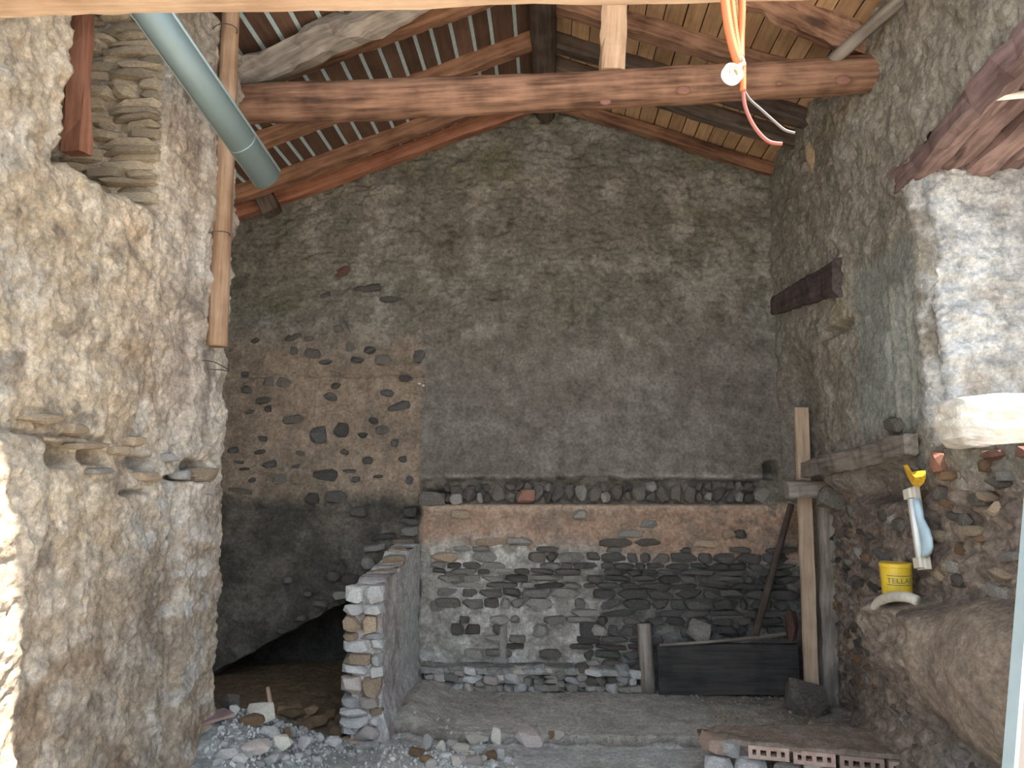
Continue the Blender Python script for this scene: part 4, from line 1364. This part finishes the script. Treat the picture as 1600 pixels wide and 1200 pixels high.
# direction from the bucket to the viewer (the print faces the doorway)
face_dir = math.atan2(-bp.y, -1.86)


def wrap(pts2d, rr_, z0):
    out = []
    for (s_, t_) in pts2d:
        a = face_dir + s_ / rr_
        r_ = R0 + (R1 - R0) * (z0 + t_) / BH + 0.0008
        out.append((r_ * math.cos(a), r_ * math.sin(a), z0 + t_))
    return out


fc = bpy.data.curves.new('lettering', 'FONT')
fc.body = 'TELLAS'
fc.size = 0.05
fc.align_x = 'CENTER'
fc.resolution_u = 3
tmp = link(bpy.data.objects.new('lettering_tmp', fc))
bpy.context.view_layer.update()
dg = bpy.context.evaluated_depsgraph_get()
tme = bpy.data.meshes.new_from_object(tmp.evaluated_get(dg))
bm = bmesh.new(); bm.from_mesh(tme)
bmesh.ops.triangulate(bm, faces=bm.faces[:])
bmesh.ops.subdivide_edges(bm, edges=[e for e in bm.edges if e.calc_length() > 0.008], cuts=2)
bmesh.ops.triangulate(bm, faces=bm.faces[:])
xs = [v_.co.x for v_ in bm.verts]
wtxt = max(xs) - min(xs)
cxm = (max(xs) + min(xs)) / 2
for v_ in bm.verts:
    x_, y_ = (v_.co.x - cxm) * (0.140 / wtxt) + 0.02, v_.co.y * 0.74
    v_.co = Vector(wrap([(x_, y_)], R1, 0.068)[0])
tm2 = bpy.data.meshes.new('lettering'); bm.to_mesh(tm2); bm.free()
tm2.materials.append(M['green_ink'])
bpy.data.objects.remove(tmp, do_unlink=True)
lt = link(bpy.data.objects.new('lettering', tm2))
lt.matrix_world = Matrix.Translation(bk.location); lt.parent = bk; lt.matrix_parent_inverse = bk.matrix_basis.inverted()
for zz in (0.056, 0.104):
    s_ = np.linspace(-0.052, 0.09, 24)
    v = wrap([(a, 0) for a in s_], R1, zz) + wrap([(a, 0.0035) for a in s_], R1, zz)
    mesh_obj('print_line', v, [(i, i + 1, 25 + i, 24 + i) for i in range(23)], M['green_ink'], bk, False, Matrix.Translation(bk.location))

lip_pts = [onx(1.80, 1366, 955), onx(1.79, 1372, 942), onx(1.775, 1384, 935), onx(1.765, 1400, 932), onx(1.765, 1418, 933), onx(1.78, 1432, 938)]
o = tube('plaster_lip', lip_pts, 0.026, M['cloth'], None, k=10)
tag(o, 'pale curved plaster edge on the ledge just under the yellow bucket', 'plaster edge')

# fluorescent batten lamp hanging on the wall
XW = 1.955
la, lb = onx(XW, 1426, 762), onx(XW, 1445, 890)
lamp = empty('batten_lamp', lb)
tag(lamp, 'old cream batten lamp hanging upright on the right wall with a cracked bluish cover', 'lamp')
beam('housing', lb, la, 0.035, 0.10, M['cream'], lamp, seed=80, wob=0.0, cham=0.15, segs=4, up=(0, 1, 0))
dl = (la - lb)
tx = Vector((-0.026, 0, 0))
ty = Vector((0, -0.12, 0))
tube('tube', [lb + dl * 0.14 + tx + ty * 0.2, lb + dl * 0.86 + tx + ty * 0.2], 0.014, M['tube_glass'], lamp, k=12, res=2)
for t in (0.02, 0.86):
    beam('end_cap', lb + dl * t + tx * 0.6, lb + dl * (t + 0.12) + tx * 0.6, 0.05, 0.085, M['cream'], lamp, seed=81, wob=0.0, cham=0.2, segs=2, up=(0, 1, 0))
# bulging cover: profile along the tube
v, f = [], []
prof = [(0.16, .03), (0.22, .075), (0.30, .105), (0.40, .11), (0.50, .095), (0.58, .07), (0.64, .05), (0.70, .052), (0.78, .045), (0.86, .04)]
k = 9
for (t, r_) in prof:
    for j in range(k):
        a = math.pi * j / (k - 1)
        v.append(lb + dl * t + Vector((-0.008 - 0.03 * math.sin(a), -r_ * (0.5 - 0.5 * math.cos(a)) - 0.045, 0)) - lb)
for i in range(len(prof) - 1):
    for j in range(k - 1):
        a = i * k + j
        f.append((a, a + 1, a + k + 1, a + k))
co = mesh_obj('cover', v, f, M['blue_cover'], lamp, True, Matrix.Translation(lb))
md = co.modifiers.new('thick', 'SOLIDIFY'); md.thickness = 0.003

# crumpled yellow rag
rg = random.Random(5)
rp = [(1411, 727), (1418, 726), (1423, 738), (1432, 736), (1446, 735), (1447, 744), (1444, 754), (1436, 762), (1425, 757), (1418, 745)]
v = []
for ly in range(2):
    for i, (px, py) in enumerate(rp):
        q = onx(XW - 0.03 - 0.018 * ly + 0.012 * math.sin(i * 2.1), px, py)
        v.append(q)
c0 = sum(v, Vector()) / len(v)
n = len(rp)
cf, cb = len(v), len(v) + 1
v += [onx(XW - 0.015, 1430, 748), onx(XW - 0.075, 1430, 746)]
f = []
for i in range(n):
    j = (i + 1) % n
    f += [(i, j, n + j, n + i), (cf, j, i), (cb, n + i, n + j)]
o = mesh_obj('rag', [q - c0 for q in v], f, M['rag'], None, False, Matrix.Translation(c0))
tag(o, 'crumpled yellow rag hooked on the wall above the lamp', 'rag')
o = beam('lamp_nail', onx(XW + 0.05, 1433, 730), onx(XW - 0.05, 1433, 732), 0.008, 0.008, M['wire'], seed=3, wob=0, segs=2)
tag(o, 'rusty nail in the right wall holding the yellow rag', 'nail')

# white rod on the lintel
o = log('white_rod', onx(XR + 0.02, 1548, 152), onx(XR + 0.30, 1650, 143), 0.018, 0.018, M['white_plastic'], seed=4, wob=0.02)
tag(o, 'short white rod poking out under the window lintel', 'rod')

# leaning white panel at the right edge
q0 = Vector((1.315, 2.35, -0.1)); 
e0 = ony(2.4, 1575, 1200); e1 = ony(2.4, 1600, 890)
dirv = (e1 - e0).normalized()
base = e0 + dirv * ((-0.08 - e0.z) / dirv.z)
topp = e0 + dirv * ((2.02 - e0.z) / dirv.z)
pn = empty('painted_door', base)
tag(pn, 'pale painted door panel leaning at the right edge of the view', 'panel')
ac = Vector((0.97, 0.22, 0)).normalized()
mwp, Lp = frame(base, topp, up=(0, 1, 0))
yv = ac
vz = (topp - base).normalized(); vx = (ac - vz * ac.dot(vz)).normalized(); vy = vz.cross(vx)


def slab(name, x0, x1, y0, y1, z0, z1, mat):
    v = []
    for zz in (z0, z1):
        for (a, b) in ((x0, y0), (x1, y0), (x1, y1), (x0, y1)):
            v.append(vx * a + vy * b + vz * zz)
    return mesh_obj(name, v, [(3, 2, 1, 0), (4, 5, 6, 7), (0, 1, 5, 4), (1, 2, 6, 5), (2, 3, 7, 6), (3, 0, 4, 7)], mat, pn, False, Matrix.Translation(base))


slab('edge_strip', 0.0, 0.014, -0.02, 0.022, 0, Lp, M['panel_edge'])
slab('leaf', 0.014, 0.62, -0.012, 0.018, 0, Lp, M['panel'])
slab('hinge', 0.03, 0.06, -0.022, -0.012, 0.92, 1.0, M['cream'])

# ---------------------------------------------------------------- hollow-brick footing at lower right
ft = empty('brick_footing', (1.5, 4.75, 0))
tag(ft, 'broken footing of hollow clay blocks under dusty mortar at the lower right', 'brick footing')


def foot_fn(u, v):
    X = u + 0.93; Y = v + 4.42
    lump = fbm(X * 6, Y * 6, oct=4, seed=571); m1 = fbm(X * 3, Y * 5, oct=4, seed=572)
    edge = 0.04 * fbm(X * 5, X * 0, oct=3, seed=573) * sstep(0.12, 0, v) - 0.24 * (u - 0.2) * (1 - v / 0.30)
    c = mixc([0.42, 0.32, 0.265], [0.34, 0.27, 0.22], sstep(-.3, .3, m1))
    c = mixc(c, [0.40, 0.36, 0.32], sstep(0.2, 0.5, lump) * .5)
    return lump * 0.012 + 0.02 * m1 - 0.05 * sstep(0.16, 0, u), np.zeros_like(u), edge, c


grid('mortar_top', (0.93, 4.93, 0.19), (1, 0, 0), (0, 1, 0), (0, 0, 1), 1.25, 0.30, 100, 40, foot_fn, M['wall'], ft, back=0.03)


def hollow_block(x, y, z0, L, rz):
    """clay block with a row of square cells open at the front"""
    n = max(3, int(L / 0.055)); t = 0.008; h = 0.075; dp = 0.11
    v, f = [], []

    def bx(a, b):
        o_ = len(v)
        v.extend([(a[0], a[1], a[2]), (b[0], a[1], a[2]), (b[0], b[1], a[2]), (a[0], b[1], a[2]), (a[0], a[1], b[2]), (b[0], a[1], b[2]), (b[0], b[1], b[2]), (a[0], b[1], b[2])])
        f.extend([tuple(o_ + i for i in q) for q in ((3, 2, 1, 0), (4, 5, 6, 7), (0, 1, 5, 4), (1, 2, 6, 5), (2, 3, 7, 6), (3, 0, 4, 7))])
    bx((0, 0, 0), (L, dp, 0.022)); bx((0, 0, h - 0.022), (L, dp, h)); bx((0, dp - 0.01, 0.022), (L, dp, h - 0.022))
    pit = L / n
    for i in range(n + 1):
        xx = min(max(i * pit - 0.012, 0), L - 0.024)
        bx((xx, 0, 0.022), (xx + 0.024, dp - 0.01, h - 0.022))
    mw = Matrix.LocRotScale(Vector((x, y, z0)), Euler((0, 0, rz)), None)
    return mesh_obj('hollow_brick', v, f, M['hollow_brick'], ft, False, mw)


hx = 1.17
for i, L in enumerate((0.235, 0.235, 0.24, 0.24)):
    hollow_block(hx, 4.905 - 0.24 * (hx - 1.13), 0.10 - 0.006 * i, L * 0.985, -0.235)
    hx += L + 0.012
rf = random.Random(77)
x = 0.92
while x < 2.1:
    w = rf.uniform(0.08, 0.2)
    stone('stone', (x + w / 2, 4.91 - 0.24 * (x - 1.13) + rf.uniform(-.02, .02) + 0.01, 0.03), (w, 0.14, 0.13), rf.choice(['tan_stone', 'pale_stone', 'pink_stone', 'grey_stone']), ft, (rf.uniform(-.1, .1), rf.uniform(-.1, .1), rf.uniform(-.3, .3)))
    x += w
stone('broken_brick', (0.99, 5.01, 0.15), (0.15, 0.2, 0.10), 'hollow_brick', ft, (0.1, 0.1, 0.4))
stone('stone', (1.08, 4.95, 0.14), (0.12, 0.12, 0.09), 'pale_stone', ft, (0.1, 0.1, 0.7))

# ---------------------------------------------------------------- rubble stones on the floor
OWN = {
    (418, 1146): 'pale stone lying directly below the largest white stone of the heap',
    (475, 1163): 'pale stone to the right of the white jagged stone in the rubble',
    (519, 1161): 'pale stone of the rubble nearest to the rough end of the partition stub',
    (353, 1182): 'broad pale stone low in the rubble beside the foot of the pillar',
    (370, 1190): 'pale stone at the lower left corner of the rubble heap',
    (424, 1190): 'broad pale stone below the white jagged stone at the bottom of the view',
    (745, 1157): 'flat pale stone left of the pointed white stone on the floor step',
    (667, 1165): 'upright pale stone just right of the foot of the partition stub',
    (720, 1172): 'long pale chip at the top of the small rubble patch below the floor step',
    (746, 1173): 'pale chip right of the long one in the small rubble patch below the step',
    (717, 1192): 'broad chip at the bottom left of the small rubble patch',
    (740, 1190): 'broad chip at the bottom centre of the small rubble patch',
    (392, 1129): 'brown stone tucked under the largest white stone of the heap',
    (494, 1129): 'largest brown stone on the floor of the dark stairwell',
}


def rubble(px, py, w, h, mk, label, group, kind='round', name='rubble_stone'):
    p = hit_ground(px, py + h * 0.42)
    dist = (np.array(p) - CAM) @ _f
    k = dist / 1200
    sx_, sz_ = w * k * 1.08, h * k * 1.15
    g = float(gz(p.x, p.y, False))
    o = stone(name, (p.x, p.y + 0.02, g + sz_ * 0.40), (sx_, max(sx_ * 0.75, 0.03), sz_), mk, None, (RND.uniform(-.15, .15), RND.uniform(-.2, .2), RND.uniform(-.5, .5)), kind)
    return tag(o, OWN.get((px, py), label), 'stone', group)


LH = ('pale angular stone in the rubble heap at the foot of the left wall', 'pale rubble by the left wall')
for q in ((364, 1112, 17, 14), (345, 1118, 15, 10), (418, 1146, 34, 16), (455, 1146, 12, 14), (430, 1135, 14, 8), (475, 1163, 22, 18), (519, 1161, 25, 14), (347, 1166, 13, 9), (364, 1172, 13, 7), (353, 1182, 32, 14), (370, 1190, 26, 14), (424, 1190, 28, 15), (443, 1188, 15, 8), (464, 1186, 13, 10), (494, 1190, 15, 10), (547, 1182, 13, 9), (385, 1184, 14, 9), (498, 1156, 14, 12), (338, 1195, 16, 9), (405, 1196, 14, 8), (510, 1178, 11, 7), (530, 1172, 12, 8), (560, 1172, 10, 7), (480, 1178, 10, 7)):
    rubble(*q, 'pale_stone', *LH)
tag(rubble(404, 1118, 40, 26, 'white_stone', None, None), 'largest white stone on top of the rubble heap by the left wall', 'stone')
tag(rubble(438, 1165, 32, 21, 'white_stone', None, None), 'white jagged stone in front of the rubble heap by the left wall', 'stone')
tag(rubble(396, 1170, 48, 15, 'pink_stone', None, None), 'flat pinkish grey slab lying in the rubble by the left wall', 'stone')
tag(rubble(358, 1100, 30, 22, 'dark_stone', None, None), 'dark grey boulder at the back of the rubble beside the pillar', 'stone')
BH_ = ('brown earthy stone on the floor of the dark stairwell hollow', 'brown stones in the stairwell')
for q in ((392, 1129, 38, 17), (458, 1112, 23, 14), (485, 1112, 24, 14), (440, 1112, 16, 12), (456, 1123, 40, 12), (494, 1129, 42, 18), (525, 1144, 22, 14), (447, 1150, 12, 17), (515, 1118, 20, 12), (420, 1108, 20, 12), (478, 1135, 24, 12), (530, 1128, 18, 12)):
    rubble(*q, 'brown_stone', *BH_)
MH = ('pale chip of rubble on the floor in front of the partition stub', 'pale rubble by the partition stub')
for q in ((745, 1157, 34, 12), (795, 1160, 17, 9), (667, 1165, 17, 25), (687, 1168, 14, 14), (720, 1172, 28, 12), (746, 1173, 25, 11), (781, 1180, 14, 14), (717, 1192, 28, 14), (740, 1190, 28, 14), (697, 1186, 22, 12), (692, 1195, 14, 10), (672, 1195, 18, 10), (706, 1163, 16, 8), (792, 1190, 14, 10), (726, 1183, 16, 9), (755, 1188, 12, 9), (735, 1180, 14, 8), (600, 1176, 12, 7), (612, 1190, 10, 7), (585, 1168, 12, 8), (768, 1195, 14, 9), (805, 1180, 10, 7), (640, 1168, 12, 8)):
    rubble(*q, RND.choice(['pale_stone', 'pale_stone', 'pink_stone', 'white_stone']), *MH)
OB = ('small orange-brown chip lying among the rubble by the partition stub', 'orange-brown chips')
for q in ((650, 1178, 24, 9), (766, 1183, 20, 13), (666, 1188, 20, 8), (862, 1157, 10, 12)):
    rubble(*q, 'brown_stone', *OB)
tag(rubble(775, 1153, 16, 24, 'white_stone', None, None), 'pointed white stone standing on end at the floor step', 'stone')
tag(rubble(828, 1156, 42, 18, 'pink_stone', None, None, 'block'), 'wedge-shaped pinkish stone at the floor step', 'stone')
tag(rubble(874, 1157, 17, 13, 'white_stone', None, None), 'small white stone at the right end of the stones along the floor step', 'stone')
CH = ('tiny white plaster crumb on the dusty floor', 'plaster crumbs')
for q in ((904, 1124, 9, 5), (1098, 1072, 7, 4), (1106, 1073, 7, 4), (1203, 1072, 9, 4), (1020, 1154, 14, 5), (862, 1126, 5, 3), (700, 1127, 6, 4), (684, 1126, 6, 5)):
    rubble(*q, 'white_stone', *CH)
# loose board by the pillar foot and a stick in the hollow
b0 = hit_ground(280, 1152); b1 = hit_ground(352, 1134)
o = beam('loose_board', b0 + Vector((0, 0, 0.05)), b1 + Vector((0, 0.05, 0.06)), 0.14, 0.018, M['lintel'], seed=90, wob=0.004)
tag(o, 'short bluish board lying against the foot of the left wall', 'board')
s0 = hit_ground(424, 1108); s1 = s0 + Vector((-0.05, 0.05, 0.14))
o = log('stick', s0, s1, 0.018, 0.014, M['pole'], seed=91, wob=0.1)
tag(o, 'short broken stick poking out of the rubble heap', 'stick')

# gravel: crumbs nobody could count
def gravel(name, n, region, mat, label, seed, smin=0.008, smax=0.03):
    rg_ = random.Random(seed)
    vs_, fs_ = [], []
    base = hull_mesh('tmp', 500 + seed, n=12, boxy=0.4)
    bv = [v_.co.copy() for v_ in base.vertices]; bf = [tuple(p_.vertices) for p_ in base.polygons]
    bpy.data.meshes.remove(base)
    for i in range(n):
        x_, y_ = region(rg_)
        s_ = rg_.uniform(smin, smax) * rg_.uniform(0.5, 1)
        m_ = Matrix.LocRotScale(Vector((x_, y_, float(gz(x_, y_)) + s_ * 0.25)), Euler((rg_.uniform(0, 6), rg_.uniform(0, 6), rg_.uniform(0, 6))), Vector((s_ * 1.5, s_, s_ * 0.8)))
        o_ = len(vs_)
        vs_ += [m_ @ q for q in bv]
        fs_ += [tuple(o_ + k_ for k_ in q) for q in bf]
    o_ = mesh_obj(name, vs_, fs_, mat)
    return tag(o_, label, 'gravel', kind='stuff')


gravel('gravel', 900, lambda r: (-1.86 + abs(r.gauss(0, 0.4)), r.uniform(4.2, 5.3)), M['pale_stone'], 'pale crushed mortar and gravel strewn over the rubble by the left wall', 1)
gravel('gravel', 500, lambda r: (max(-1.05, r.gauss(-0.72, 0.24)), r.gauss(5.0, 0.22)), M['pale_stone'], 'pale crushed mortar and gravel in front of the partition stub', 2)
gravel('gravel', 350, lambda r: (r.uniform(-1.1, 1.9), min(6.8, r.gauss(6.55, 0.15))), M['grey_stone'], 'grey mortar crumbs along the foot of the back wall', 3, 0.006, 0.022)
gravel('gravel', 300, lambda r: (r.uniform(1.2, 2.1), r.uniform(4.9, 6.2)), M['tan_stone'], 'brown crumbs of mortar at the foot of the right wall', 4, 0.006, 0.03)
